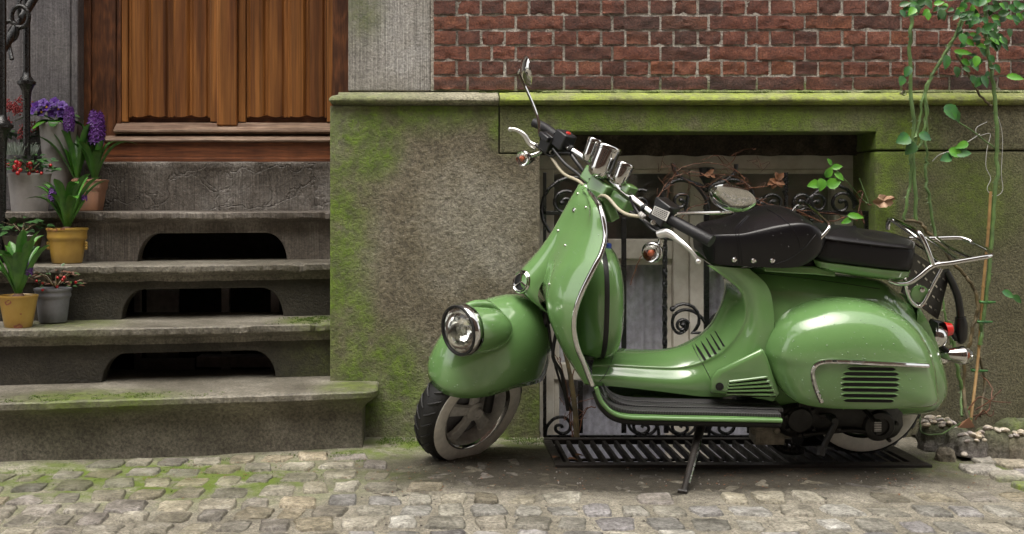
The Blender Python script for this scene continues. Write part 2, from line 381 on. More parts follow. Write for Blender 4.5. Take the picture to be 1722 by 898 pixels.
M['casting'] = simple('dirty pale casting', (.32, .29, .23), .6, .2, var=.6, vscale=25, bmp=.4, bscale=80)
M['amber'] = simple('orange bulb', (.45, .10, .04), .35)
M['red'] = simple('red plastic', (.6, .02, .015), .3, coat=.5)
M['blue'] = simple('blue cap', (.02, .06, .35), .3, coat=.5)
M['glass'] = simple('clear glass', (.95, .97, .95), .04, trans=1.0)
M['plate'] = simple('printed label', (.75, .75, .72), .5)
M['print'] = simple('dark print', (.03, .03, .03), .6)
M['iron'] = simple('painted wrought iron', (.004, .004, .0045), .3, .0, var=.3, vscale=60, bmp=.5, bscale=120, spec=.7)
M['iron_matt'] = simple('old black iron', (.007, .006, .005), .5, var=.4, vscale=30, bmp=.6, bscale=120, col2=(.016, .011, .008))
M['frame'] = simple('cream window paint', (.80, .76, .68), .5, var=.25, vscale=14, bmp=.25, bscale=120, col2=(.6, .55, .47))
M['curtain'] = simple('lace curtain', (.80, .77, .90), .9, var=.3, vscale=40, bmp=.4, bscale=220)
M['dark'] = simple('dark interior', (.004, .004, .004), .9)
def window_glass():
    m, nt, b = new_mat('window glass'); nt.nodes.remove(b)
    o = [n for n in nt.nodes if n.type == 'OUTPUT_MATERIAL'][0]
    t = nt.nodes.new('ShaderNodeBsdfTransparent'); t.inputs[0].default_value = (.95, .96, .95, 1)
    g = nt.nodes.new('ShaderNodeBsdfGlossy'); g.inputs['Roughness'].default_value = .04
    fr = nt.nodes.new('ShaderNodeLayerWeight'); fr.inputs[0].default_value = .5
    bb = nt.nodes.new('ShaderNodeBump'); bb.inputs['Strength'].default_value = .1
    nt.links.new(noise_tex(nt, pos(nt), 4, 2), bb.inputs['Height']); nt.links.new(bb.outputs[0], g.inputs['Normal'])
    mx = nt.nodes.new('ShaderNodeMixShader'); nt.links.new(math_n(nt, 'MULTIPLY_ADD', math_n(nt, 'POWER', fr.outputs['Facing'], 4.0), .6, True), mx.inputs[0]); mx.inputs[0].links[0].from_node.inputs[2].default_value = .06
    nt.links.new(t.outputs[0], mx.inputs[1]); nt.links.new(g.outputs[0], mx.inputs[2]); nt.links.new(mx.outputs[0], o.inputs[0]); return m
M['wglass'] = window_glass()
M['oak'] = wood('honey oak', (.36, .148, .038), (.125, .043, .013), (15, 10, .7))
M['oak_red'] = wood('red oak rail', (.22, .075, .028), (.07, .022, .010), (2.2, 10, 55), rough=.45)
M['oak_worn'] = wood('worn oak weatherboard', (.36, .26, .19), (.16, .09, .06), (2.2, 10, 60), rough=.6)
M['oak_dark'] = wood('flamed dark oak', (.20, .075, .028), (.06, .022, .010), (26, 10, 3), swirl=1.2, rough=.45)
M['leaf'] = simple('hyacinth leaf', (.07, .21, .022), .38, col2=(.03, .12, .015), vscale=25, spec=.6)
M['leaf_dark'] = simple('dark leaf', (.035, .10, .022), .4, col2=(.02, .06, .018), vscale=30)
M['leaf_rose'] = simple('rose leaf', (.05, .17, .03), .4, col2=(.025, .09, .035), vscale=30)
M['leaf_light'] = simple('fresh green leaf', (.12, .34, .03), .4, col2=(.06, .22, .02), vscale=30)
M['leaf_dry'] = simple('withered leaf', (.55, .38, .25), .7, col2=(.36, .2, .12), vscale=40)
M['leaf_brown'] = simple('dead brown leaf', (.22, .09, .035), .7, col2=(.1, .045, .02), vscale=40)
M['leaf_red'] = simple('bronze leaf', (.12, .035, .022), .5, col2=(.05, .045, .02), vscale=50)
M['purple'] = simple('purple petal', (.12, .03, .32), .5, col2=(.06, .012, .18), vscale=60)
M['violet'] = simple('violet floret', (.13, .028, .24), .5, col2=(.055, .010, .12), vscale=80)
M['yellow_eye'] = simple('yellow eye', (.8, .5, .03), .5)
M['berry'] = simple('red berry', (.42, .012, .015), .22, coat=.4)
M['skimmia'] = simple('dark red bud', (.34, .05, .055), .5, col2=(.18, .03, .03), vscale=60)
M['silver'] = simple('silver foliage', (.33, .37, .33), .8, col2=(.2, .25, .2), vscale=60)
M['cane'] = simple('green rose cane', (.12, .21, .06), .5, col2=(.07, .12, .04), vscale=30, bmp=.3)
M['cane_brown'] = simple('brown cane', (.13, .095, .04), .6, col2=(.05, .04, .02), vscale=25, bmp=.4)
M['bamboo'] = simple('bamboo stake', (.38, .24, .09), .5, col2=(.22, .13, .05), vscale=25)
M['vine'] = simple('dry red vine', (.17, .065, .03), .6, col2=(.09, .04, .025), vscale=40)
M['wire'] = simple('pale wire', (.5, .5, .48), .4)
M['zinc'] = simple('grey concrete pot', (.36, .34, .335), .6, col2=(.24, .225, .215), vscale=9, bmp=.3, bscale=90)
M['zinc2'] = simple('grey metal pot', (.20, .20, .215), .5, col2=(.13, .13, .14), vscale=14, bmp=.2, bscale=90)
M['terracotta'] = simple('terracotta', (.36, .18, .10), .75, col2=(.28, .16, .11), vscale=14, bmp=.3, bscale=120)
M['yellowpot'] = simple('yellow glaze', (.42, .27, .055), .38, col2=(.33, .19, .035), vscale=12, bmp=.3, bscale=50, coat=.3)
M['chip'] = simple('bare clay chip', (.25, .09, .05), .8)
M['brownpot'] = simple('brown glaze', (.075, .06, .035), .4, col2=(.045, .038, .025), vscale=14, coat=.3)
M['soil'] = simple('potting soil', (.03, .02, .012), .95, bmp=1, bscale=90)
M['bulb'] = simple('bulb skin', (.18, .10, .06), .7, col2=(.07, .03, .03), vscale=50)
M['rock'] = stone('rough rock', [(.13, .12, .10), (.22, .205, .175), (.33, .31, .28)], 9, 70, 1.0, [(X(1640, 3.8), 3.75, .1, .5, .3, .12, .8)], (.14, .18, .04), rnd=.5)
M['pebble'] = stone('pebble', [(.35, .30, .24), (.45, .40, .34), (.55, .52, .47)], 20, 90, .2, None, rnd=.8, rough=.5)

# ================================================================ ground
xs = [-60, -12, -4]+[-2.0+i*.05 for i in range(49)]
GX0, GX1, GY0, GY1 = X(916, 3.885), 1.632, 3.505, 3.93
def snap(lst, v):
    k = min(range(len(lst)), key=lambda i: abs(lst[i]-v)); lst[k] = v
xs += [.45+i*.05 for i in range(1, 38)]+[4, 12, 60]
ys = [-60, -12, -4, 1, 2]+[2.5+i*.045 for i in range(31)]+[3.93, 4.6, 5.2, 6]
xs = sorted(xs); ys = sorted(set(ys))
for v in (GX0, GX1): snap(xs, v)
snap(ys, GY0); snap(ys, GY1)
def gz(x, y):
    if not (-2.2 < x < 2.4 and 2.3 < y < 4): return 0
    k = .008*nz(x*1.7, y*2.2, 3)+.004*nz(x*6, y*6, 1)
    if y > 3.4: k -= .0*(y-3.4)
    if GX0-.13 < x < GX1+.13 and y > GY0-.13: k = 0
    return k
mb = MB(); vi = {}
vs_ = [(x, y, gz(x, y)) for x in xs for y in ys]; ny = len(ys); fs = []
for i in range(len(xs)-1):
    for j in range(ny-1):
        cx_, cy_ = (xs[i]+xs[i+1])/2, (ys[j]+ys[j+1])/2
        if GX0 < cx_ < GX1 and GY0 < cy_ < 4.6: continue
        fs.append((i*ny+j, (i+1)*ny+j, (i+1)*ny+j+1, i*ny+j+1))
mb.add(vs_, fs)
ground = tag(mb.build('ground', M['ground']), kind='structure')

# cobbles
def cobble_mesh(seed, sx, sy, mat, n=15, h=.016, name='cobblestone'):
    rnd = random.Random(seed); out = []
    base = [(-.86, -1), (-.3, -1), (.3, -1), (.86, -1), (1, -.84), (1, -.3), (1, .3), (1, .84), (.86, 1), (.3, 1), (-.3, 1), (-.86, 1), (-1, .84), (-1, .3), (-1, -.3), (-1, -.84)]
    n = 16; sk = rnd.uniform(-.14, .14); tp_ = rnd.uniform(-.12, .12)
    for bx_, by_ in base:
        q1, q2 = rnd.uniform(.86, 1.03), rnd.uniform(.86, 1.03)
        if abs(abs(bx_)-.86) < .01 or abs(abs(by_)-.84) < .01: q1 *= .97; q2 *= .97
        out.append(((bx_*q1*(1+tp_*by_)+sk*by_)*sx/2, by_*q2*sy/2))
    cut = (rnd.uniform(-.006, .006), rnd.uniform(-.006, .006))
    mb = MB(); v = []
    for s_, z in ((1.02, -.02), (1.0, .003), (.965, h*.8), (.86, h)):
        v.append([(x*s_, y*s_, z+(rnd.uniform(-.0018, .0018) if z > 0 else 0)+(x*cut[0]+y*cut[1] if z > .01 else 0)) for x, y in out])
    mb.rings(v, True, False)
    k = len(mb.v)-n; mb.v.append((0, 0, h*1.02)); c0 = len(mb.v)-1
    for j in range(n): mb.f.append((k+j, k+(j+1) % n, c0)); mb.m.append(0)
    o = mb.build(name, mat, None, True, auto=24); me = o.data; bpy.data.objects.remove(o); return me
cob_meshes = {}
M['cobble_dirty'] = stone('dirty half buried cobblestone', [(.05, .043, .03), (.10, .09, .07), (.19, .175, .15)], 14, 80, .9, None, rnd=.8, rough=.6)
for mt in ('cobble', 'cobble_mossy', 'cobble_dirty'):
    cob_meshes[mt] = [cobble_mesh(100+i, 1, 1, M[mt], h=.0115) for i in range(26)]
rnd = random.Random(5)
row_y = 2.5; rows = []
cands = []
r_i = 0
while row_y < 3.9:
    dep = rnd.uniform(.092, .108)
    x = -2.15+rnd.uniform(0, .1)
    while x < 2.4:
        wd = rnd.uniform(.07, .118)
        yy = row_y+.10*(max(0, -x-.1))*-.0+.02*sin(x*1.3+r_i)-(.16*(-x-.3) if x < -.3 else 0)*.9+rnd.uniform(-.006, .006)
        cands.append((x+wd/2, yy, wd, dep)); x += wd+rnd.uniform(.012, .030)
    row_y += dep+.024; r_i += 1
n_c = 0
def step_front(base, x): return base+.18*(x+.35)
cob_list = []
for (x, y, wd, dp) in cands:
    px = CX+x*F/y; py = HY+H*F/y
    if px < -260 or px > 2000 or py > 960: continue
    lim = step_front(3.74, x)-.03 if x < -.22 else 9
    if y+dp/2 > lim or (x < -.2 and y > 3.66): continue
    if x > -.15:                                     # the bare trodden strip in front of the grate
        edge = 3.20+.05*nz(x*2.5, 1, 1)-(.0 if x > .2 else 0)+max(0, (.05-x))*1.3
        if y > edge: continue
        if y > edge-.1 and rnd.random() < .2: continue
    if px > 1600 and py < 830 and y > 3.12 and px < 1790: continue
    if y > 3.45 and x > 1.6: continue
    cob_list.append((x, y, wd, dp))
cob_list.sort(key=lambda c: (not (-20 < CX+c[0]*F/c[1] < 1745 and HY+H*F/c[1] < 912), -c[2]*c[3]/c[1]**2))
extra = MB()
for i, (x, y, wd, dp) in enumerate(cob_list):
    mt = 'cobble_mossy' if (x < -.15+.3*nz(x, y, 9)) else 'cobble'
    if x > -.2 and y > 3.10+.06*nz(x*5, y*5, 2): mt = 'cobble_mossy'
    me = rnd.choice(cob_meshes[mt]); sink = -.004+rnd.uniform(-.005, .002)
    if i < 300:
        o = bpy.data.objects.new('cobblestone', me); C.objects.link(o); o.parent = ground
        o.location = (x, y, gz(x, y)+sink); o.rotation_euler = (rnd.uniform(-.03, .03), rnd.uniform(-.03, .03), rnd.uniform(-.12, .12)+rnd.choice((0, pi)))
        o.scale = (wd, dp, 1.0)
    else:
        a = rnd.uniform(-.1, .1); k = len(extra.v)
        extra.add([(x+v.co.x*wd, y+v.co.y*dp, gz(x, y)+sink+v.co.z) for v in me.vertices], [tuple(p.vertices) for p in me.polygons])
if extra.v:
    e = extra.build('cobblestone', M['cobble'], ground); e['kind'] = 'stuff'
# flat setts on the right
sett_me = [cobble_mesh(300+i, 1, 1, M['setts'], n=12, h=.010, name='paving_stone') for i in range(6)]
for (px, py, wpx, dpt) in [(1650, 792, 70, .11), (1705, 783, 60, .10), (1672, 768, 60, .09), (1725, 768, 50, .1), (1700, 803, 70, .11), (1735, 800, 50, .1), (1655, 778, 40, .08), (1760, 785, 50, .1), (1740, 822, 60, .1)]:
    D = H*F/(py-HY); o = bpy.data.objects.new('paving_stone', rnd.choice(sett_me)); C.objects.link(o); o.parent = ground
    o.location = (X(px, D), D, .002); o.scale = (wpx*D/F*.95, dpt, 1.1); o.rotation_euler = (.0, .02, rnd.uniform(-.1, .1))
# half buried stones showing faintly in the trodden strip
for i in range(80):
    px, py = rnd.uniform(640, 1560), rnd.uniform(798, 838) if i % 2 else rnd.uniform(770, 800)
    D = H*F/(py-HY)
    if py < 800 and px > 900: continue
    o = bpy.data.objects.new('cobblestone', rnd.choice(cob_meshes['cobble_dirty'])); C.objects.link(o); o.parent = ground
    o.location = (X(px, D), D, gz(X(px, D), D)-.0122); o.scale = (.09, .09, .95); o.rotation_euler = (rnd.uniform(-.03, .03), rnd.uniform(-.03, .03), rnd.uniform(0, 3))

# ================================================================ light well under the grate
mb = MB()
mb.box((GX0-.06, 3.44, -.62), (GX0-.001, 4.5, -.003)); mb.box((GX1+.001, 3.44, -.62), (GX1+.06, 4.5, -.003))
mb.box((GX0-.06, 3.42, -.62), (GX1+.06, 3.503, -.003)); mb.box((GX0-.06, 3.42, -.68), (GX1+.06, 4.5, -.62))
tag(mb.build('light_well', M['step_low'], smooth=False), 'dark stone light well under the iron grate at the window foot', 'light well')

# ================================================================ facade: brick wall
DB = 3.98
wall = empty('brick_wall', (X(727, DB), DB, Z(153, DB)), 'red brick wall with pale lime joints above the mossy stone ledge', 'wall')
mb = MB(); mb.box((X(724, DB)+.0005, DB+.0035, Z(153, DB)), (6, DB+.25, Z(-60, DB)))
mb.build('mortar', M['mortar'], wall, smooth=False, world=True)
mb = MB(); mb.box((X(724, DB)+.0005, DB+.004, Z(-60, DB)), (14, DB+.25, 8)); mb.box((-14, DB+1.02, 2.35), (X(726, DB), DB+1.2, 8)); mb.box((-14, DB, 3.7), (X(726, DB)-.001, DB+1.0, 8))
mb.build('upper_wall', M['brick'], wall, smooth=False, world=True)
def brick_mesh(seed, L, Hh):
    rnd = random.Random(seed); nx = 9 if L > .12 else 5; nzz = 4; g = []
    for j in range(nzz+1):
        row = []
        for i in range(nx+1):
            u, v = i/nx, j/nzz
            e = (0.0012 if i in (0, nx) else 0)+(0.0012 if j in (0, nzz) else 0)
            xx = (u-.5)*L+(nz(seed, j*.9, 1)*.0022 if i in (0, nx) else rnd.uniform(-.002, .002))
            zz = (v-.5)*Hh+(nz(seed*1.7, i*.7, j)*.0042 if j in (0, nzz) else rnd.uniform(-.002, .002))
            yy = e+nz(xx*40, zz*60, seed*3.1)*.0055+rnd.uniform(-.0008, .0008)
            row.append(Vector((xx, yy, zz)))
        g.append(row)
    mb = MB(); mb.grid(g)
    # sides
    ring = [g[0][i] for i in range(nx+1)]+[g[j][nx] for j in range(1, nzz+1)]+[g[nzz][i] for i in range(nx-1, -1, -1)]+[g[j][0] for j in range(nzz-1, 0, -1)]
    mb.rings([ring, [Vector((p.x, .03, p.z)) for p in ring]], True, False)
    o = mb.build('brick', M['brick'], None, auto=22); me = o.data; bpy.data.objects.remove(o); return me
HP = .0896; CP = 25.6*DB/F
bm_h = [brick_mesh(10+i, HP-.0095, CP-.0095) for i in range(12)]
bm_s = [brick_mesh(50+i, 2*HP-.0095, CP-.0095) for i in range(14)]
bm_q = [brick_mesh(80+i, 1.45*HP-.0095, CP-.0095) for i in range(4)]
rnd = random.Random(3)
for c in range(8):
    zc = Z(140.0-c*25.6, DB); head = c % 2 == 1
    x = X(727.5, DB)
    if not head: x0 = x; w0 = 1.36*HP if c in (2, 4) else 1.45*HP
    first = True
    while x < X(1990 if c < 7 else 1750, DB):
        if head: wd = HP; me = rnd.choice(bm_h)
        elif first: wd = 1.45*HP; me = rnd.choice(bm_q)
        else: wd = 2*HP; me = rnd.choice(bm_s)
        if c == 2 and not first and x < X(830, DB): wd = HP; me = rnd.choice(bm_h)
        first = False
        o = bpy.data.objects.new('brick', me); C.objects.link(o); o.parent = wall
        o.location = Vector((x+wd/2+rnd.uniform(-.0012, .0012), DB-.002+rnd.uniform(-.002, .002), zc+rnd.uniform(-.001, .001)+.001*sin(x*2.1+c)))-wall.location
        o.rotation_euler = (rnd.uniform(-.02, .02), rnd.uniform(-.008, .008), rnd.uniform(-.01, .01)+(0))
        x += wd

# ================================================================ plinth, ledge, jambs
plinth = empty('stone_plinth', (X(553, DP), DP, 0), 'green stained stone plinth with moulded ledge around the basement window', 'wall')
XL = X(555, DP); XR = 6.0; zt = Z(177, DP); xo0, xo1 = X(908, DP), X(1473, DP)
jx = X(839.5, DP); g_ = .0025
mb = MB(); poly_prism(mb, [(XL, -.3), (xo0, -.3), (xo0, Z(259, DP)), (jx-g_, Z(259, DP)), (jx-g_, zt-.001), (XL, zt-.001)][::-1], DP, 4.15)
mb.build('stone_block', M['plinth'], plinth, False, .004, world=True)
mb = MB(); mb.box((XL, 4.1505, -.1), (XL+.3, 4.86, zt-.001)); mb.build('stone_block', M['plinth'], plinth, False, .004, world=True)
mb = MB(); poly_prism(mb, [(jx+g_, zt-.001), (XR, zt-.001), (XR, Z(252, DP)), (xo1, Z(252, DP)), (xo1, Z(222, DP)), (xo0, Z(222, DP)), (xo0, Z(257.5, DP)), (jx+g_, Z(257.5, DP))], DP-.0015, 4.15)
mb.build('lintel', M['lintel'], plinth, False, .005, world=True)
mb = MB(); poly_prism(mb, [(xo1, Z(253.5, DP)), (XR, Z(253.5, DP)), (XR, -.3), (xo1, -.3)], DP, 4.15)
o = mb.build('stone_block', M['lintel'], plinth, False, .012, world=True, segs=3)
# inner chiselled lintel
g = []
zi0, zi1 = Z(262, 4.13), Z(218, 4.13); nx = 150
for j in range(13):
    row = []
    for i in range(nx+1):
        x = xo0-.02+(xo1-xo0+.09)*i/nx; t = j/12
        z_ = zi0+(zi1-zi0)*t+(.006*nz(x*14, 2, 1) if j == 0 else 0)
        d = .018*abs(nz((x-z_*1.1)*26, z_*9, 4))+.006*nz(x*60, z_*60, 1)+.02*(t-.5)**2*0
        row.append(Vector((x, 4.10+d, z_)))
    g.append(row)
mb = MB(); mb.grid(g); mb.box((xo0-.02, 4.135, zi0+.004), (xo1+.07, 4.35, zi1+.02))
mb.grid([[Vector((p.x, p.y, p.z)) for p in g[0]], [Vector((p.x, 4.136, p.z+.002)) for p in g[0]]])
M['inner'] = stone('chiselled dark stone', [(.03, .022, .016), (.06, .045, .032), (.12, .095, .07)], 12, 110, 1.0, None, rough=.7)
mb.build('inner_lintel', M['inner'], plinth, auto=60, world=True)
prof = [(4.05, zt+.052), (3.972, zt+.052), (3.955, zt+.049), (3.942, zt+.041), (3.930, zt+.037), (3.915, zt+.033), (3.904, zt+.024), (3.902, zt+.016), (3.908, zt+.008), (3.918, zt+.005), (3.916, zt+.001), (3.935, zt-.000), (4.05, zt-.000)]
def ledge(x0, x1, mat, mitre, wob=0):
    mb = MB(); rg = []
    n = max(2, int((x1-x0)/.03)); n = min(n, 130)
    if mitre:
        rg.append([(x0+(y-3.902)*.85, 4.86, z) for y, z in prof])
        rg.append([(x0+(y-3.902)*.85, y, z) for y, z in prof])
    for i in range(0 if not mitre else 1, n+1):
        x = x0+(x1-x0)*i/n
        rg.append([(x, y+(.0018*nz(x*9, z*80, 1) if y < 3.97 else 0), z+(.0018*nz(x*11, 5, z*50) if y < 3.97 else 0)) for y, z in prof])
    mb.rings(rg, True, True); return mb.build('ledge', mat, plinth, auto=50, world=True)
ledge(X(553, 3.905), X(838.5, 3.905), M['ledge_plain'], True)
ledge(X(841, 3.905), 4.0, M['ledge'], False)
mb = MB(); n = 160; rg = []
for i in range(n+1):
    x = X(912, 3.96)+(2.6-X(912, 3.96))*i/n; zz = Z(151.5, 3.955)+.003*nz(x*12, 1, 1)+.004*nz(x*40, 1, 4)
    rg.append([(x, 3.953+.004*nz(x*20, 3, 3), zt+.05), (x, 3.957+.004*nz(x*25, 2, 3), zz), (x, 4.0, zz+.004), (x, 4.0, zt+.05)])
mb.rings(rg); mb.build('mortar_bead', M['mortar_moss'], plinth, world=True, auto=60)

dj = 3.985
jamb = MB(); jamb.box((X(585.5, dj), dj, Z(153.5, dj)), (X(724, dj), 4.86, 3.69))
tag(jamb.build('stone_jamb', M['jamb'], None, False, .006), 'pale grey dressed stone door jamb standing on the ledge beside the bricks', 'door jamb')
dl = 4.68
lj = MB(); lj.box((-4.0, dl, Z(262, dl)), (X(118, dl), 5.0, 3.69)); lj.box((X(118, dl), dl+.006, Z(262, dl)), (X(130, dl), 5.0, 3.69))
tag(lj.build('stone_jamb', M['darkjamb'], None, False, .006), 'dark grey stone door jamb behind the iron railing and flower pots', 'door jamb')
lb = MB(); lb.box((-4.0, dl-.02, .83), (X(136, dl), 5.0, Z(262, dl)))
tag(lb.build('stone_block', M['darkjamb'], None, False, .006), 'low dark stone base block under the left door jamb', 'stone block')

# ================================================================ door
DD = 4.80
dx = lambda p: X(p, DD); dz = lambda p: Z(p, DD)
door = empty('wooden_door', (dx(370), DD, dz(270)), 'honey brown oak front door with linenfold panels at the top of the steps', 'door')
ztop = 3.4
def dbox(name, x0, x1, y0, y1, z0, z1, mat, bev=.003):
    mb = MB(); mb.box((x0, y0, z0), (x1, y1, z1)); return mb.build(name, mat, door, False, bev, world=True)
dbox('door_frame', dx(143), dx(156), DD-.03, DD+.15, dz(268), ztop, M['oak_dark'])
dbox('door_frame', dx(156)+.0005, dx(196), DD-.015, DD+.15, dz(268), ztop, M['oak_dark'])
dbox('door_frame', dx(196)+.0005, dx(204), DD-.004, DD+.15, dz(228), ztop, M['oak_dark'])
dbox('door_frame', dx(560)+.0005, dx(640), DD-.03, DD+.15, dz(268), ztop, M['oak_dark'])
for a, b in ((204.5, 214.5), (353.5, 366), (400.5, 413), (549.5, 560)):
    dbox('stile', dx(a), dx(b), DD+.0, DD+.1, dz(205), ztop, M['oak'])
dbox('muntin', dx(366)+.0005, dx(400), DD-.03, DD+.1, dz(212), ztop, M['oak'], .006)
for a, b in ((214.8, 353.2), (413.3, 549.2)):
    dbox('rail', dx(a), dx(b), DD+.034, DD+.1, dz(206), ztop, M['oak_red'])
# weatherboard: sloping board, groove, bottom rail
def sweep_x(name, x0, x1, prof, mat, par=door, nn=24, wob=.0008):
    mb = MB(); rg = []
    for i in range(nn+1):
        x = x0+(x1-x0)*i/nn
        rg.append([(x, y, z+wob*nz(x*8, y*10, z*30)) for y, z in prof])
    mb.rings(rg); return mb.build(name, mat, par, auto=40, world=True)
sweep_x('weatherboard', dx(196), dx(585), [(DD+.1, dz(206)), (DD+.01, dz(206)), (DD-.005, dz(208)), (DD-.045, dz(219)), (DD-.05, dz(220)), (DD-.05, dz(222.5)), (DD-.035, dz(223)), (DD-.02, dz(226)), (DD+.1, dz(226))], M['oak_worn'])
sweep_x('threshold_rail', dx(182), dx(585), [(DD+.1, dz(226)), (DD-.03, dz(229)), (DD-.06, dz(235)), (DD-.064, dz(237)), (DD-.062, dz(239)), (DD-.05, dz(240)), (DD+.1, dz(240))], M['oak_worn'])
sweep_x('bottom_rail', dx(174), dx(585), [(DD+.1, dz(240)), (DD-.045, dz(240.5)), (DD-.045, dz(266)), (DD-.05, dz(267)), (DD-.05, dz(274)), (DD+.1, dz(274))], M['oak_red'])
def linen(a, b):
    w_ = dx(b)-dx(a); nn = 40; g = []
    def hgt(t):
        h = .004+.015*min(1, abs(sin(pi*t*2))*1.7)+.006*abs(sin(pi*t*2))
        if t < .07 or t > .93: h = .011
        if .47 < t < .53: h = .004
        return h
    zs = [0]+[k/6 for k in range(1, 7)]
    def zb(t): return dz(196)+.011*abs(sin(pi*t*2))-.009*(1 if (t < .07 or t > .93) else 0)*0+(.006 if .46 < t < .54 else 0)
    low = []
    for zf in zs:
        row = []
        for i in range(nn+1):
            t = i/nn; z0 = dz(197)+(0.012*(1-abs(sin(2*pi*t))) if .05 < t < .95 else 0)
            row.append(Vector((dx(a)+w_*t, DD+.026-hgt(t), z0+(ztop-z0)*zf)))
        g.append(row)
    mb = MB(); mb.grid(g); mb.grid([g[0], [Vector((p.x, DD+.036, p.z+.001)) for p in g[0]]])
    mb.grid([[r[0], Vector((r[0].x, DD+.036, r[0].z))] for r in g]); mb.grid([[r[-1], Vector((r[-1].x, DD+.036, r[-1].z))] for r in g])
    mb.build('linenfold_panel', M['oak'], door, auto=30, world=True)
for a, b in ((215.5, 284), (286.5, 352.5), (414, 480), (483, 548.5)): linen(a, b)
for a in (285.2, 481.5):
    mb = MB(); mb.tube([(dx(a), DD+.017, dz(196)), (dx(a), DD+.017, ztop)], .0045, 8); mb.build('bead', M['oak'], door, world=True)

# ================================================================ steps
M['light_block'] = simple('dark stair core', (.03, .026, .022), .9, var=.4)
steps = empty('stone_steps', (X(300, 3.9), 3.7, 0), 'worn grey stone front steps with arched openings in the risers below the oak door', 'steps')
fronts = [3.69, 4.0, 4.24, 4.48, 4.72]
tops = [.208, .413, .625, .828, 1.045]
XE = X(555, DP)-.002
def tread(k, x0, x1, back, mat, nn=200, prm=None):
    base, zt_ = fronts[k], tops[k]; rg = []
    pr = prm or [(None, 0), (.10, .0), (.03, .0), (.006, -.001), (.0, -.005), (.0, -.024), (.003, -.029), (.012, -.034), (.030, -.038), (.042, -.045), (.046, -.066), (None, -.066)]
    for i in range(nn+1):
        x = x0+(x1-x0)*i/nn; yf = step_front(base, x)
        row = []
        for q, (d, dz_) in enumerate(pr):
            if d is None: row.append((x, back+.0, zt_+dz_)); continue
            k1 = .004*nz(x*5, k*3, .2)+.0030*nz(x*38, k, q*.4) if d < .03 else .0015*nz(x*9, k, q)
            chip = max(0, nz(x*11+k*9, 2.2, 0)-.34)*.07*(1+nz(x*50, k, 3)) if d < .012 else 0
            row.append((x, yf+d+k1+chip, zt_+dz_+(.0022*nz(x*9, q*.5, k) if d < .04 else .0015*nz(x*3, k, 1))-chip*.4-.004*max(0, 1-abs(x+.9)*1.6)*(1 if d < .15 else 0)))
        rg.append(row)
    mb = MB(); mb.rings(rg); return mb.build('tread', mat, steps, auto=28, world=True)
XL_ = -2.3
def riser(k, op, mat, x1=XE):
    """riser under tread k; op = (px0, px1, py_top, D) of its opening"""
    base = fronts[k]+.046; z0 = tops[k-1]-.01 if k else -.05; z1 = tops[k]-.062
    pts = [(XL_, z1), (XL_, z0)]
    if op:
        a, b, yt, D = op; xa, xb, zt_ = X(a, D), X(b, D), Z(yt, D); r = .085; hh = zt_-z0
        for i in range(9):
            t = pi/2*i/8; pts.append((xa+r*(1-sin(t))*.0+r*(1-cos(t))*1.0, z0+.0+(hh-.0)*(.0+1.0*sin(t)) if i else z0))
        for i in range(9):
            t = pi/2*(8-i)/8; pts.append((xb-r*(1-cos(t)), z0+hh*sin(t) if i < 8 else z0))
    pts += [(x1, z0), (x1, z1)]
    # split into columns for surface relief
    mb = MB(); poly_prism(mb, pts, base, base+.07, shear=.18, xr=-.35)
    return mb.build('riser', mat, steps, False, .004, world=True)
tread(1, XL_, XE, 4.40, M['tread']); tread(2, XL_, XE, 4.60, M['tread']); tread(3, XL_, XE, 4.80, M['step_high'])
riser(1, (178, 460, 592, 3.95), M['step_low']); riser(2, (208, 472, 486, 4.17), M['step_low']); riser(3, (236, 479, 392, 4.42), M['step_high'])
# top step
prt = [(None, 0), (.06, 0), (.012, -.001), (.002, -.005), (.0, -.012), (.006, -.03), (.014, -.06), (.016, -.12), (.016, -.225), (None, -.225)]
rg = []
for i in range(91):
    x = -1.9+(XE+1.9)*i/90
    rg.append([(x, (4.72+(d if d is not None else .12)+(.003*nz(x*6, q, 1) if d is not None and d < .05 else 0)), 1.045+z_+(0.0015*nz(x*9, q, 2))) for q, (d, z_) in enumerate(prt)])
mb = MB(); mb.rings(rg); mb.build('tread', M['step_top'], steps, auto=50, world=True)
# lowest step with its rounded outer end
path = []
for i in range(180): path.append((XL_+(-.215-XL_)*i/179, 0))
path = [(x, step_front(fronts[0], x)) for x, _ in path]
ce = Vector((-.225, step_front(fronts[0], -.215)+.055))
nrm = []
d0 = Vector((1, .18)).normalized(); n0 = Vector((d0.y, -d0.x))
nn_ = [n0]*180
a0 = atan2(n0.y, n0.x)
for i in range(1, 9):
    a = a0+(0-a0)*i/8; nv = Vector((cos(a), sin(a))); path.append((ce.x+nv.x*.055, ce.y+nv.y*.055)); nn_.append(nv)
for y in (3.80, 3.86, 3.925): path.append((ce.x+.055, y)); nn_.append(Vector((1, 0)))
pr = [(.03, .0), (.006, -.001), (.0, -.006), (.0, -.024), (.005, -.030), (.018, -.038), (.034, -.050), (.046, -.068), (.050, -.09), (.050, -.24)]
rg = []
for i, ((x, y), nv) in enumerate(zip(path, nn_)):
    row = []
    for q, (d, z_) in enumerate(pr):
        k1 = .004*nz(x*5, y*5, .2)+.003*nz(x*38, y*9, q*.4) if z_ > -.04 else .003*nz(x*7, y*7, z_*30)
        chip = max(0, nz(x*6+4, y*2, 0)-.40)*.06 if d < .012 else 0
        row.append(Vector((x-nv.x*(d+k1+chip), y-nv.y*(d+k1+chip), .208+z_+.0025*nz(x*9, q*.5, 7)-chip*.4)))
    rg.append(row)
mb = MB(); mb.grid(rg)
top_ring = [r[0] for r in rg]
inner = [Vector((min(p.x, XE+.1), 4.2, .208)) for p in top_ring]
inner = [Vector((p.x if p.x < XE else XE, 4.2, .208)) for p in top_ring]
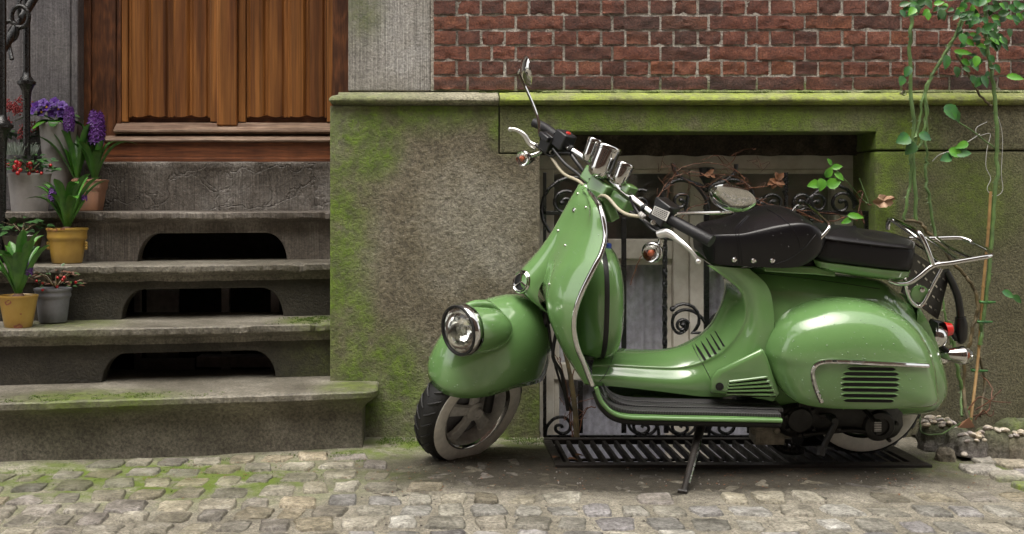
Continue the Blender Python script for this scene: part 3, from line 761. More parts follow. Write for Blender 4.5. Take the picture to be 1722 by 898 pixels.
inner2 = [Vector((p.x, min(4.2 if p.x < XE else 3.928, 4.2), .209)) for p in top_ring]
mb.grid([top_ring, inner2])
mb.build('tread', M['tread'], steps, auto=28, world=True)
mb = MB(); mb.box((-2.4, 3.4, -.1), (-2.3, 4.86, .80)); mb.box((-2.4, 4.84, -.1), (XE, 4.9, .81)); mb.build('stair_light_block', M['light_block'], steps, False, world=True)  # added dark walls keep light out of the cavity behind the risers
# what shows dimly under the stairs
mb = MB()
for a, b, D, t, z0, z1 in ((225, 236, 4.62, .03, 0, .62), (246, 300, 4.7, .02, 0, .62), (372, 386, 4.62, .03, 0, .62), (455, 470, 4.55, .03, 0, .62)):
    mb.box((X(a, D), D, z0), (X(b, D), D+t, z1))
mb.box((X(330, 4.5), 4.5, .17), (X(470, 4.5), 4.6, .215)); mb.box((X(240, 4.6), 4.55, 0), (X(330, 4.6), 4.58, .2))
tag(mb.build('cellar_door', simple('grey painted cellar joinery', (.5, .47, .47), .6, var=.3), None, False, .003), 'dim grey cellar door frame seen through the riser openings', 'cellar door')

# ================================================================ iron railing
rail = empty('iron_railing', (X(40, 4.4), 4.4, .62), 'black cast iron stair railing with slender posts left of the door', 'railing')
def post(px, D, ytop, ybot, capy, r):
    mb = MB(); x = X(px, D); mb.tube([(x, D, Z(ybot, D)), (x, D, Z(ytop, D))], r, 10)
    zc = Z(capy, D)
    mb.lathe([(r*1.0, -.10), (r*1.15, -.06), (r*1.3, -.03), (r*2.0, -.006), (r*2.5, .0), (r*2.5, .012), (r*2.0, .016), (r*1.6, .028), (r*1.2, .034), (r*1.0, .05)], (x, D, zc), (0, 0, 1), 12)
    return mb.build('post', M['iron'], rail, world=True)
post(45, 4.45, -80, 262, 142, .015); post(3, 4.25, -80, 620, 215, .018)
mb = MB(); mb.tube([P(-60, 190, 4.1), P(82, -42, 4.5)], .020, 8, flat=.5); mb.build('handrail', M['iron'], rail, world=True)
mb = MB(); mb.tube([P(-60, 75, 4.1), P(40, -85, 4.5)], .020, 8, flat=.6); mb.build('handrail', M['iron'], rail, world=True)
for cx_, cy_, rr in ((34, 28, .035), (16, 52, .032)):
    mb = MB(); c = P(cx_, cy_, 4.33)
    mb.tube([c+Vector((cos(t*pi/8)*rr, 0, sin(t*pi/8)*rr*1.25)) for t in range(17)], .010, 8, caps=False); mb.build('ring_ornament', M['iron'], rail, world=True)
mb = MB(); mb.tube([P(46, 35, 4.4), P(34, 28, 4.38), P(32, 4, 4.38), P(40, -10, 4.4)], .010, 8, smooth=4); mb.tube([P(20, 100, 4.3), P(14, 60, 4.33), P(28, 40, 4.35)], .009, 8, smooth=4)
mb.build('scroll', M['iron'], rail, world=True)

# ================================================================ basement window
DW = 4.17
wx = lambda p: X(p, DW); wz = lambda p: Z(p, DW)
win = empty('basement_window', (wx(1150), DW, -.3), 'cream painted basement casement window behind the iron grille', 'window')
def wbox(name, x0, x1, y0, y1, z0, z1, mat=None, bev=.004):
    mb = MB(); mb.box((x0, y0, z0), (x1, y1, z1)); return mb.build(name, mat or M['frame'], win, False, bev, world=True)
zb_ = -.55
wbox('frame', wx(885), wx(1450), DW, DW+.08, wz(284), wz(250))
wbox('frame', wx(885), wx(932), DW+.001, DW+.08, zb_, wz(284)-.0005)
wbox('frame', wx(1404), wx(1450), DW+.001, DW+.08, zb_, wz(284)-.0005)
wbox('mullion', wx(1132), wx(1158), DW-.006, DW+.06, zb_, wz(284)-.001); wbox('mullion', wx(1158)+.002, wx(1185), DW-.016, DW+.06, zb_, wz(284)-.001)
for a, b in ((932, 1132), (1185, 1404)):
    wbox('transom', wx(a)+.0005, wx(b)-.0005, DW+.004, DW+.06, wz(436), wz(402))
    wbox('sash_rail', wx(a)+.0005, wx(b)-.0005, DW+.010, DW+.06, wz(292), wz(284)-.001)
    wbox('sash_rail', wx(a)+.0005, wx(b)-.0005, DW+.006, DW+.06, wz(640), wz(612))
    wbox('sash_rail', wx(a)+.0005, wx(b)-.0005, DW+.018, DW+.06, wz(446), wz(436)-.0005)
    for c_, d_ in ((a, a+10), (b-10, b)):
        wbox('sash_stile', wx(c_)+.001, wx(d_)-.001, DW+.016, DW+.06, zb_, wz(446)-.001)
for a, b in ((932, 1132), (1185, 1404)):
    for y0, y1 in ((402, 292), (612, 446), (1000, 640)):
        mb = MB(); mb.box((wx(a), DW+.040, wz(y0)), (wx(b), DW+.043, wz(y1))); mb.build('pane', M['wglass'], win, False, world=True)
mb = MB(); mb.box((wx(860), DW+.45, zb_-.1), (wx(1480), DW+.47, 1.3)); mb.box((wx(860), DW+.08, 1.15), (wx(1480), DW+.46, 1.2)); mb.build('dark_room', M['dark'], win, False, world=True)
def curtain(a, b, y0, y1, label, seed):
    g = []; nn = 120
    for j in range(9):
        t = j/8; row = []
        for i in range(nn+1):
            x = wx(a)+(wx(b)-wx(a))*i/nn
            row.append(Vector((x, DW+.060+.007*sin(x*150+seed+1.5*sin(x*23))+.006*sin(x*61+seed*2+t*.8), wz(y0)+(wz(y1)-wz(y0))*t)))
        g.append(row)
    mb = MB(); mb.grid(g); tag(mb.build('curtain', M['curtain'], None, auto=80), label, 'curtain', 'lace curtains behind the basement panes')
curtain(925, 1140, 1000, 430, 'pale lilac lace curtain behind the lower left window panes', 1)
curtain(1180, 1410, 1000, 430, 'pale lilac lace curtain behind the lower right window panes', 4)
M['blind'] = simple('grey blind', (.34, .32, .30), .8, var=.35, vscale=8)  # made-up blind; its grey stands in for the reflection on the upper panes
mb = MB()
for i in range(22):
    z = wz(402)+(wz(288)-wz(402))*i/22
    mb.add([(wx(925), DW+.072, z), (wx(1140), DW+.072, z), (wx(1140), DW+.060, z+.0125), (wx(925), DW+.060, z+.0125)], [(0, 1, 2, 3)])
mb.box((wx(1180), DW+.072, wz(405)), (wx(1410), DW+.075, wz(285)))
tag(mb.build('reflection_blind', M['blind'], None, False), 'dim grey blind added behind the upper window panes as their reflection', 'blind')

# ================================================================ window grille
DG = 4.0
gp = lambda px, py, d=0: P(px, py, DG+d)
gr = empty('window_grille', gp(1190, 735), 'black wrought iron window grille with scrolls and twisted bars behind the scooter', 'grille')
def bar(pts, r=.0075, name='bar', seg=8, smooth=0, flat=1.0, taper=None):
    mb = MB(); rr = r
    q = [gp(*p) for p in pts]
    if taper: rr = [r*(taper+(1-taper)*min(1, i/(len(q)-1))) for i in range(len(q))]
    mb.tube(q, rr, seg, smooth=smooth, flat=flat); return mb.build(name, M['iron'], gr, world=True)
def flatbar(x0, y0, x1, y1, hw):
    a, b = gp(x0, y0), gp(x1, y1); mb = MB(); mb.box((min(a.x, b.x)-(hw if x0 == x1 else 0), DG-.006, min(a.z, b.z)-(hw if y0 == y1 else 0)), (max(a.x, b.x)+(hw if x0 == x1 else 0), DG+.006, max(a.z, b.z)+(hw if y0 == y1 else 0)))
    mb.build('bar', M['iron'], gr, False, .002, world=True)
flatbar(914, 358, 1462, 358, .008); flatbar(916, 290, 916, 735, .006); flatbar(914, 735, 1462, 735, .008)
for px, y0, y1, h_ in ((1049, 366, 728, .009), (1188, 352, 728, .010), (1330, 366, 728, .009), (1457, 360, 728, .007), (976, 640, 728, .009), (1120, 690, 728, .009), (1260, 690, 728, .009)):
    flatbar(px, y0, px, y1, h_)
def twist(px, y0, y1, r=.010, seed=0):
    a, b = gp(px, y0), gp(px, y1); n = 60; rg = []
    for i in range(n+1):
        t = i/n; c = a.lerp(b, t); an = t*(b-a).length*95
        rg.append([c+Vector((cos(an+k*pi/2+pi/4)*r, sin(an+k*pi/2+pi/4)*r, 0)) for k in range(4)])
    mb = MB(); mb.rings(rg); mb.build('twisted_bar', M['iron'], gr, world=True, auto=30)
twist(1118, 366, 690); twist(1322, 290, 330, .008); twist(1260, 366, 690); twist(985, 366, 640)
def spiral(cx_, cy_, r0, turns, a0, dirn, tail=None, r=.0065, k=.86, name='scroll', end=.22):
    """spiral from its outer end (r0 px at angle a0) inwards; tail: points before the outer end"""
    q = []; n = int(turns*18)
    for i in range(n+1):
        t = i/n; rr = r0*(1-(1-end)*t); a = a0+dirn*2*pi*turns*t
        q.append((cx_+cos(a)*rr, cy_-sin(a)*rr))
    pts = [gp(*p) for p in (list(tail or [])+q)]
    mb = MB(); mb.tube(pts, r, 8, flat=1.3); mb.ball(pts[-1], r*1.7, 8)
    return mb.build(name, M['iron'], gr, world=True)
# upper row
spiral(966, 352, 56, .5, radians(180), -1, end=.95); spiral(950, 342, 22, 1.3, radians(60), 1)
spiral(966, 352, 56, .28, radians(180), 1, end=1.0, tail=[])
spiral(1022, 340, 20, 1.3, radians(140), -1); spiral(1075, 342, 24, 1.3, radians(60), 1)
bar([(1192, 352), (1185, 330), (1165, 308), (1140, 303), (1118, 318), (1110, 350)], smooth=5, r=.008)
bar([(1185, 352), (1193, 330), (1212, 308), (1237, 303), (1262, 318), (1270, 350)], smooth=5, r=.008)
spiral(1145, 340, 15, 1.1, radians(40), 1, tail=[(1152, 358)]); spiral(1232, 340, 15, 1.1, radians(140), -1)
bar([(1186, 320), (1178, 312), (1150, 302), (1136, 290), (1131, 274)], smooth=5, r=.008); bar([(1190, 320), (1198, 312), (1222, 302), (1236, 290), (1238, 276)], smooth=5, r=.008)
mb = MB(); c = gp(1188, 310)
mb.lathe([(.006, -.03), (.012, -.015), (.010, 0), (.020, .018), (.028, .030), (.024, .036), (.026, .044), (.030, .062), (.022, .064)], c, (0, 0, 1), 10); mb.build('finial', M['iron'], gr, world=True)
for cx_ in (1300, 1347, 1374, 1415):
    spiral(cx_, 343, 19 if cx_ != 1415 else 22, 1.35, radians(200 if cx_ in (1300, 1374) else -20), -1 if cx_ in (1300, 1374) else 1)
spiral(1281, 344, 10, 1.1, radians(90), 1); spiral(1400, 352, 42, .55, radians(10), 1, end=.95)
bar([(1322, 356), (1322, 330), (1318, 320)], r=.007)
# middle pair
spiral(1150, 537, 26, .55, radians(-60), 1, tail=[(1187, 575), (1180, 560)], end=1.0); spiral(1147, 548, 12, 1.1, radians(20), 1)
bar([(1187, 585), (1186, 545), (1170, 526), (1150, 521), (1134, 530), (1131, 548), (1140, 560), (1152, 556), (1156, 545), (1148, 541), (1145, 548)], smooth=5, r=.0062)
bar([(1191, 585), (1192, 545), (1208, 526), (1228, 521), (1244, 530), (1247, 548), (1238, 560), (1226, 556), (1222, 545), (1230, 541)], smooth=5, r=.0062)
# bottom row
for cx_, sgn in ((940, 1), (1085, -1), (1150, -1), (1215, 1), (1290, -1), (1360, 1)):
    q = [(-24, 28), (-22, 6), (-8, -12), (10, -14), (20, -2), (18, 12), (6, 18), (-5, 12), (-5, 3), (3, 1), (6, 6)]
    bar([(cx_+sgn*x_*.95, 714+y_*.85) for x_, y_ in q], smooth=4, r=.0062, name='scroll')
for cx_ in (1085, 1150, 1215, 1290):
    bar([(cx_-30, 705), (cx_-24, 722), (cx_-5, 732), (cx_+14, 726), (cx_+26, 705)], smooth=4, r=.006, name='scroll')

# ================================================================ grate over the light well
gt = empty('cellar_grate', ((GX0+GX1)/2, 3.7, 0), 'flat black iron grate of parallel slats under the scooter', 'grate')
def gbox(name, a, b, bev=.002):
    mb = MB(); mb.box(a, b); return mb.build(name, M['iron_matt'], gt, False, bev, world=True)
gbox('edge_bar', (GX0-.01, 3.485, -.010), (GX1+.02, 3.525, .010)); gbox('edge_bar', (GX0-.004, 3.865, -.010), (GX1+.0, 3.895, .010))
gbox('end_bar', (GX0-.008, 3.526, -.012), (GX0+.022, 3.864, .008)); gbox('end_bar', (GX1-.03, 3.526, -.012), (GX1+.018, 3.864, .008))
mb = MB(); mb.box((-.0065, 3.526, -.018), (.0065, 3.864, .005)); s0 = mb.build('slat', M['iron_matt'], None, False, .0015); me = s0.data; bpy.data.objects.remove(s0)
n = 27
for i in range(n):
    x = GX0+.04+(GX1-GX0-.09)*i/(n-1)
    o = bpy.data.objects.new('slat', me); C.objects.link(o); o.parent = gt; o.location = Vector((x, 0, 0))-gt.location
    o.rotation_euler = (0, 0, 0)
    md = o.modifiers.new('b', 'BEVEL'); md.width = .0015
mb = MB(); mb.box((GX0+.03, 3.68, -.026), (GX1-.04, 3.70, -.0205)); mb.build('cross_bar', M['iron_matt'], gt, False, world=True)

# ================================================================ building across the street (behind the camera; seen in the chrome)
opp = empty('brick_house', (0, -2.6, 0), 'brick row house across the street mirrored in the chrome and paint', 'house')
mb = MB(); mb.box((-14, -3.0, -.2), (14, -2.6, 9)); mb.build('wall', simple('far brick', (.20, .12, .09), .8, var=.3, vscale=3), opp, False, world=True)
for i in range(-4, 5):
    for z0 in (.9, 3.6, 6.2):
        mb = MB(); mb.box((i*2.6-.5, -2.6, z0), (i*2.6+.5, -2.57, z0+1.6)); f_ = mb.build('window', M['frame'], opp, False, world=True)
        mb = MB(); mb.box((i*2.6-.42, -2.569, z0+.08), (i*2.6+.42, -2.56, z0+1.52)); mb.build('pane', M['dark'], opp, False, world=True)
# ================================================================ scooter
TH = radians(10.0); D0 = 3.62; ts, tc, tt = sin(TH), cos(TH), math.tan(TH); SX0 = .85
sc = empty('scooter', (SX0, D0, 0), 'green vintage style motor scooter with black saddle and whitewall tyres leaning on its side stand', 'scooter', rot=(TH, 0, 0))
def S(px, py, v=0.0):
    """point in the leaning scooter's own frame (x, y, z), lateral offset v towards the street"""
    k = (py-HY)/F
    Y = (D0-H*tt-v/tc)/(1-k*tt); x = (px-CX)/F*Y; Zw = H-k*Y
    return Vector((x-SX0, -v, (Zw+v*ts)/tc))
SM = Matrix.LocRotScale(sc.location, sc.rotation_euler, None); SI = SM.inverted()
camL = SI @ Vector((0, 0, H))
def mir(p): return Vector((p.x, -p.y, p.z))
def bvh(ob):
    me = ob.data; return BVHTree.FromPolygons([v.co for v in me.vertices], [tuple(p.vertices) for p in me.polygons])
def hit(bv, px, py):
    d = (SI @ P(px, py, 10.0)-camL).normalized(); r = bv.ray_cast(camL, d)
    if r[0] is None: return None, None
    n = r[1]
    if n.dot(d) > 0: n = -n
    return r[0], n
G = []      # painted parts that get rain drops
def part(mb, name, mat, **k): return mb.build(name, mat, sc, **k)

# --- rear body
mb = MB(); rg = []
secs = [(1232, 462, 560, .075), (1245, 452, 610, .10), (1265, 449, 650, .125), (1300, 450, 675, .145), (1350, 455, 690, .16), (1420, 462, 692, .165), (1475, 469, 692, .16), (1500, 484, 692, .155), (1530, 512, 690, .145), (1550, 540, 688, .13), (1566, 572, 684, .11), (1576, 605, 672, .085), (1581, 630, 660, .06)]
for px, yt, yb, hw in secs:
    a, b = S(px, yt, 0), S(px, yb, 0); zc, hz = (a.z+b.z)/2, (a.z-b.z)/2; row = []
    for k in range(28):
        t = 2*pi*k/28; c_, s_ = cos(t), sin(t)
        xx = math.copysign(abs(c_)**(2/2.7), c_); zz = math.copysign(abs(s_)**(2/2.7), s_)
        wf = 1.0 if zz < 0 else 1-.36*zz**1.6
        row.append(Vector((a.x, xx*hw*wf, zc+zz*hz)))
    rg.append(row)
rg = [list(r) for r in zip(*[cat(list(c), 5) for c in zip(*rg)])]
mb.rings(rg); body = part(mb, 'body', M['paint'], auto=75); G.append(body)
# --- tunnel and front of the body
R = [[(1000, 588), (997, 612, .09), (990, 648, .13)], [(1040, 592), (1040, 613, .09), (1035, 650, .13)], [(1090, 593), (1095, 616, .09), (1090, 656, .13)],
     [(1130, 588), (1145, 616, .09), (1140, 662, .13)], [(1163, 577), (1182, 606, .10), (1190, 667, .135)], [(1190, 556), (1214, 588, .105), (1240, 662, .15)],
     [(1207, 530), (1240, 558, .11), (1280, 620, .155)], [(1218, 503), (1252, 527, .11), (1300, 560, .15)], [(1224, 480), (1246, 493, .11), (1300, 515, .135)],
     [(1216, 464), (1224, 471, .105), (1290, 480, .125)], [(1200, 448), (1188, 446, .10), (1260, 452, .115)]]
g = []
for r in R:
    c_, k_, b_ = S(*r[0], 0), S(*r[1]), S(*r[2])
    m1 = c_*.55+k_*.45; m1.y = k_.y*.55; m1 += (c_-k_)*.10; m1.y = k_.y*.55
    k1 = k_*.86+b_*.14; k2 = k_*.5+b_*.5; k2.y = min(k2.y, b_.y*.97)
    half = [b_, k2, k1, k_, m1, Vector((c_.x, 0, c_.z))]
    g.append(half+[mir(p) for p in half[-2::-1]])
mb = MB(); mb.grid(cgrid(g, 6, 5)); tun = part(mb, 'centre_tunnel', M['paint'], auto=80); G.append(tun)
# --- leg shield
R = [[(973, 311), (979, 312, .02), (985, 315, .035), (990, 322, .05)],
     [(957, 338), (968, 341, .05), (990, 345, .12), (1009, 349, .17)],
     [(940, 368), (953, 376, .055), (980, 384, .15), (1018, 392, .225)],
     [(921, 402), (936, 412, .06), (955, 424, .16), (1012, 424, .26)],
     [(905, 432), (922, 446, .07), (932, 462, .17), (998, 452, .28)],
     [(900, 470), (914, 482, .08), (921, 497, .175), (975, 500, .29)],
     [(925, 520), (921, 523, .09), (923, 531, .18), (965, 541, .29)],
     [(950, 560), (938, 563, .09), (936, 569, .18), (970, 580, .29)],
     [(975, 600), (962, 603, .10), (957, 608, .19), (983, 613, .285)],
     [(1000, 632), (990, 636, .11), (985, 646, .20), (996, 648, .275)]]
g = []; edge = []
for r in R:
    c_, e_, w_, t_ = S(*r[0], 0), S(*r[1]), S(*r[2]), S(*r[3])
    wm = (w_+t_)/2+Vector((-.012, -.012, 0)); wm = w_*.42+t_*.58+Vector((-.014, 0, 0))
    half = [t_, wm, w_, e_, Vector((c_.x, 0, c_.z))]; edge.append(t_)
    g.append(half+[mir(p) for p in half[-2::-1]])
lg = cgrid(g, 6, 5)
mb = MB(); mb.grid(lg); leg = part(mb, 'leg_shield', M['paint'], auto=80, solid=.004); G.append(leg)
ed = cat(edge, 6)
mb = MB(); mb.tube([mir(p) for p in ed][::-1]+ed, .0085, 10); part(mb, 'shield_trim', M['chrome'])
# horn cover (spine of the shield)
spi = [((978, 310), .012, .012), ((955, 345), .028, .022), ((933, 385), .036, .028), ((912, 420), .042, .034), ((893, 446), .048, .042), ((880, 466), .050, .052), ((878, 484), .052, .060), ((889, 502), .050, .07), ((915, 522), .046, .07), ((945, 535), .03, .05)]
rg = []
for (p, hw, dp) in spi:
    c_ = S(p[0]+8, p[1], 0); row = []
    for k in range(17):
        t = pi*k/16; n_ = Vector((-.86, 0, .5)); b_ = Vector((.5, 0, .86))
        row.append(c_+Vector((0, -cos(t)*hw*1.5, 0))+n_*(sin(t)*dp*.62)+Vector((.5*.0, 0, 0))-n_*.035*(1-sin(t))-n_*.0)
    rg.append(row)
rg = [list(r) for r in zip(*[cat(list(c), 5) for c in zip(*rg)])]
mb = MB(); mb.rings(rg, True, True); hc = part(mb, 'horn_cover', M['paint'], auto=80); G.append(hc)
c_ = S(878, 474, .035); ax = Vector((-.74, -.60, .30)).normalized()
mb = MB(); mb.lathe([(.035, -.03), (.039, -.004), (.039, .004), (.035, .007), (.032, .004)], c_, ax, 28); bd = part(mb, 'badge', M['chrome'])
mb = MB(); mb.lathe([(.032, .002), (.001, .004)], c_, ax, 28); mb2 = mb.build('badge_face', M['blackp'], bd)
mb = MB(); u_ = ax.orthogonal().normalized(); w_ = ax.cross(u_)
for k in range(3):
    a = k*2*pi/3+.5; q = c_+ax*.0065; mb.tube([q, q+(u_*cos(a)+w_*sin(a))*.029], .003, 6)
mb.tube([q+(u_*cos(k*pi/10)+w_*sin(k*pi/10))*.029 for k in range(21)], .002, 6, caps=False); mb.build('emblem', M['chrome'], bd)
# screws on the shield
bv = bvh(leg)
mb = MB()
for px, py, r in ((972, 326, .004), (965.5, 353, .0075), (985.6, 349, .004), (939, 388, .004), (951, 413, .004), (924, 478, .004), (970, 546, .003)):
    p_, n_ = hit(bv, px, py)
    if p_ is not None: mb.lathe([(r, 0), (r, .003), (r*.5, .005), (.0001, .005)], p_, n_, 10)
part(mb, 'screw', M['chrome'])
# --- floor
R = [[(996, 635, .10), (993, 648, .27)], [(1006, 650, .12), (1010, 676, .265)], [(1036, 657, .12), (1037, 696, .26)], [(1100, 660, .12), (1100, 700, .255)], [(1200, 666, .12), (1200, 702, .255)], [(1304, 670, .12), (1303, 704, .25)]]
g = []
for a, b in R:
    a, b = S(*a), S(*b); z_ = (a.z+b.z)/2; xm = (a.x+b.x)/2
    a = Vector((xm, a.y, b.z+.004)); b = Vector((xm, b.y, b.z)); g.append([b, (a+b)/2, a, Vector((xm, 0, a.z)), mir(a), mir((a+b)/2), mir(b)])
fg = cgrid(g, 6, 4); mb = MB(); mb.grid(fg); part(mb, 'floorboard', M['paint'], auto=80)
e_ = [r[0]+Vector((0, -.002, -.006)) for r in fg]
mb = MB(); mb.tube(e_, .0075, 10); part(mb, 'floor_edge', M['paint']); mb = MB(); mb.tube([mir(p) for p in e_], .0075, 10); part(mb, 'floor_edge', M['paint'])
mb = MB(); mb.tube([p+Vector((0, .012, -.018)) for p in e_], .010, 8); part(mb, 'floor_underside', M['blackp'])
m, nt, b = new_mat('diamond plate rubber'); tcn = nt.nodes.new('ShaderNodeTexCoord')
mp = nt.nodes.new('ShaderNodeMapping'); nt.links.new(tcn.outputs['Object'], mp.inputs[0]); mp.inputs['Rotation'].default_value = (0, 0, radians(45)); mp.inputs['Scale'].default_value = (70, 70, 0)
ck = nt.nodes.new('ShaderNodeTexBrick'); ck.inputs['Scale'].default_value = 1.0; ck.inputs['Mortar Size'].default_value = .05; ck.inputs['Color1'].default_value = (0, 0, 0, 1); ck.inputs['Color2'].default_value = (0, 0, 0, 1); ck.inputs['Mortar'].default_value = (1, 1, 1, 1)
nt.links.new(mp.outputs[0], ck.inputs[0]); nt.links.new(mixc(nt, ck.outputs['Color'], (.006, .006, .007), (.10, .098, .10)), b.inputs['Base Color']); b.inputs['Roughness'].default_value = .35
bump(nt, b, ck.outputs['Color'], .6, .003); M['diamond'] = m
strips = []
for v in (.148, .186, .226):
    for sg in (1, -1):
        pts = []
        for r in fg[6:]:
            o_ = r[0]; pts.append(Vector((o_.x+(.0 if v > .2 else .02), -sg*v, o_.z+.007+(.255-v)*.03)))
        mb = MB(); rg = []
        for p in pts: rg.append([p+Vector((0, -.0165, -.006)), p+Vector((0, -.016, .003)), p+Vector((0, -.0145, .0045)), p+Vector((0, .0145, .0045)), p+Vector((0, .016, .003)), p+Vector((0, .0165, -.006))])
        mb.rings(rg); part(mb, 'foot_strip', M['diamond'], auto=40)
mb = MB(); rg = []
for r in fg[3:]:
    a, b = r[0]+Vector((0, .012, .003)), r[-1]+Vector((0, -.012, .003)); rg.append([a, b])
mb.grid(rg); part(mb, 'floor_mat', M['rubber'])
# --- engine cowl
out_ = [(1283, 582, .13), (1296, 553, .13), (1322, 527, .13), (1360, 510, .13), (1405, 502, .13), (1450, 504, .13), (1495, 518, .13), (1530, 543, .13), (1553, 575, .13), (1566, 610, .14), (1572, 645, .16), (1571, 676, .18),
        (1530, 685, .24), (1480, 688, .26), (1430, 688, .262), (1380, 685, .25), (1340, 676, .22), (1313, 655, .18), (1295, 628, .15), (1285, 604, .13)]
oc = [S(*p) for p in out_]; oc = cat(oc, 5, closed=True); ctr = S(1425, 612, .285); g = []
nR = 22
for i in range(nR+1):
    t = 1-(1-i/nR)**1.0; row = []; t = sin(i/nR*pi/2)
    for o_ in oc:
        p_ = ctr.lerp(o_, t); hgt = (max(0, 1-t**2.3))**(1/2.3)
        vo = -o_.y; vc = -ctr.y; vv = vo+(vc-vo)*hgt
        row.append(Vector((p_.x, -vv, p_.z)))
    g.append(row)
g.append([Vector((o_.x, o_.y+.02, o_.z)) for o_ in oc])
mb = MB(); mb.grid(g, closed=True); cowl = part(mb, 'engine_cowl', M['paint'], auto=80); G.append(cowl)
g2 = [[mir(p) for p in r] for r in g]; mb = MB(); mb.grid(g2, closed=True); part(mb, 'engine_cowl', M['paint'], auto=80)
bv = bvh(cowl)
tp = [(1381, 675), (1373, 656), (1368, 638), (1367, 624), (1373, 613), (1388, 608), (1420, 608), (1470, 610.5), (1520, 613), (1559, 615)]
tp = cat([Vector((a, b, 0)) for a, b in tp], 4); pp = []
for q in tp:
    p_, n_ = hit(bv, q.x, q.y)
    if p_ is not None: pp.append(p_+n_*.003)
mb = MB(); mb.tube(pp, .0075, 8, flat=1.0); part(mb, 'cowl_trim', M['chrome'])
for i, (x0, x1, y) in enumerate([(1425, 1506, 619.5), (1418, 1511, 628), (1415, 1512, 637), (1414, 1512, 646), (1414, 1511, 655), (1415, 1509, 664.5), (1418, 1503, 673)]):
    a = []; mb = MB(); ml = MB()
    for k in range(19):
        px = x0+(x1-x0)*k/18; p_, n_ = hit(bv, px, y+1.2*k/18)
        if p_ is None: continue
        u = k/18; hh = .0058*(1-(2*u-1)**12)**.5 if 0 < k < 18 else .0008
        upv = Vector((0, 0, 1)); upv = (upv-n_*upv.dot(n_)).normalized()
        a.append((p_, n_, upv, hh))
    mb.grid([[p_+n_*.0012+u_*h_, p_+n_*.0016, p_+n_*.0012-u_*h_] for p_, n_, u_, h_ in a]); part(mb, 'cooling_slot', M['dark'])  # black strip laid on the cowl paints in the shade of the opening
    ml.tube([p_+n_*.0008+u_*(h_+.0018) for p_, n_, u_, h_ in a], .0026, 6)
    part(ml, 'slot_lip', M['paint'])
# slots on the tunnel
bv = bvh(tun)
for (a, b) in (((1169.5, 579), (1186, 606)), ((1178.5, 573), (1195, 601)), ((1187, 567), (1204, 596)), ((1195, 562), (1211, 589)), ((1203, 557), (1218, 583))):
    rws = []
    for k in range(9):
        t = k/8; p_, n_ = hit(bv, a[0]+(b[0]-a[0])*t, a[1]+(b[1]-a[1])*t)
        if p_ is None: continue
        s_ = n_.cross(Vector((0.5, .2, -1))).normalized(); rws.append([p_+n_*.0015+s_*.0042, p_+n_*.002, p_+n_*.0015-s_*.0042])
    if len(rws) > 2: mb = MB(); mb.grid(rws); part(mb, 'air_slot', M['dark'])  # dark strip on the surface stands for shade inside the slot
# panel seams
for ob_, ln in ((tun, [(1164, 580), (1172, 596), (1184, 616), (1196, 640), (1202, 655)]), (tun, [(1031, 594), (1029, 606), (1018, 630), (1008, 642)]), (body, [(1190, 450), (1232, 456), (1300, 462), (1400, 474), (1480, 486)])):
    b_ = bvh(ob_); q = []
    for p in cat([Vector((a, b, 0)) for a, b in ln], 5):
        h_, n_ = hit(b_, p.x, p.y)
        if h_ is not None: q.append(h_+n_*.0002)
    if len(q) > 3: mb = MB(); mb.tube(q, .0011, 5); part(mb, 'panel_seam', M['blackp'])
# --- front piece of the engine cowl with its fins
mb = MB(); a = []
OUT = [(1196, 634), (1206, 622), (1282, 585), (1290, 600), (1300, 630), (1312, 662), (1300, 676), (1262, 668), (1215, 663), (1193, 660)]
ins = [(1203, 638), (1211, 628), (1278, 595), (1283, 607), (1292, 632), (1303, 658), (1296, 667), (1262, 661), (1218, 657), (1201, 654)]
r0 = [S(x, y, .13) for x, y in OUT]; r1 = [S(x, y, .195) for x, y in OUT]; r2 = [S(x, y, .205) for x, y in ins]; c_ = S(1250, 636, .206)
for r in (r0, r1, r2): pass
mb.rings([r0, r1, r2, [p.lerp(c_, .7) for p in r2]], True, True); sp = part(mb, 'side_fairing', M['paint'], auto=30, bevel=.006, segs=3); G.append(sp)
bv = bvh(sp)
for k in range(5):
    x0, x1 = 1226-k*1.2, 1290+k*3.5; y0 = 642+k*5.0; y1 = 634+k*7.4; ml = MB(); q = []
    for i in range(8):
        p_, n_ = hit(bv, x0+(x1-x0)*i/7, y0+(y1-y0)*i/7)
        if p_ is not None: q.append(p_+n_*.001)
    if len(q) > 2: ml.tube(q, .0042, 6); part(ml, 'fin', M['paint'])
    ml = MB(); q = []
    for i in range(8):
        p_, n_ = hit(bv, x0+(x1-x0)*i/7, y0+3.2+(y1+3.5-y0-3.2)*i/7)
        if p_ is not None: q.append(p_+n_*.0005)
    if len(q) > 2: ml.tube(q, .0022, 6); part(ml, 'fin_shade', M['dark'])  # dark tube painted in as the shade between two fins
p_, n_ = hit(bv, 1210, 650); mb = MB(); mb.lathe([(.013, 0), (.013, .003), (.009, .004), (.009, .001), (.0001, .001)], p_, n_, 16); part(mb, 'bolt_hole', M['blackp'])
# --- tail mudguard
mb = MB(); rg = []
for px, y0, y1, hw in ((1545, 515, 560, .09), (1563, 545, 600, .085), (1577, 580, 657, .075), (1586, 615, 658, .065)):
    a, b = S(px, y0, hw), S(px, y1, hw); rg.append([Vector((a.x, -hw, b.z)), Vector((a.x, -hw, a.z)), Vector((a.x+.01, 0, a.z+.01)), Vector((a.x, hw, a.z)), Vector((a.x, hw, b.z))])
mb.grid(rg); part(mb, 'rear_mudguard', M['paint'], auto=60, solid=.004)
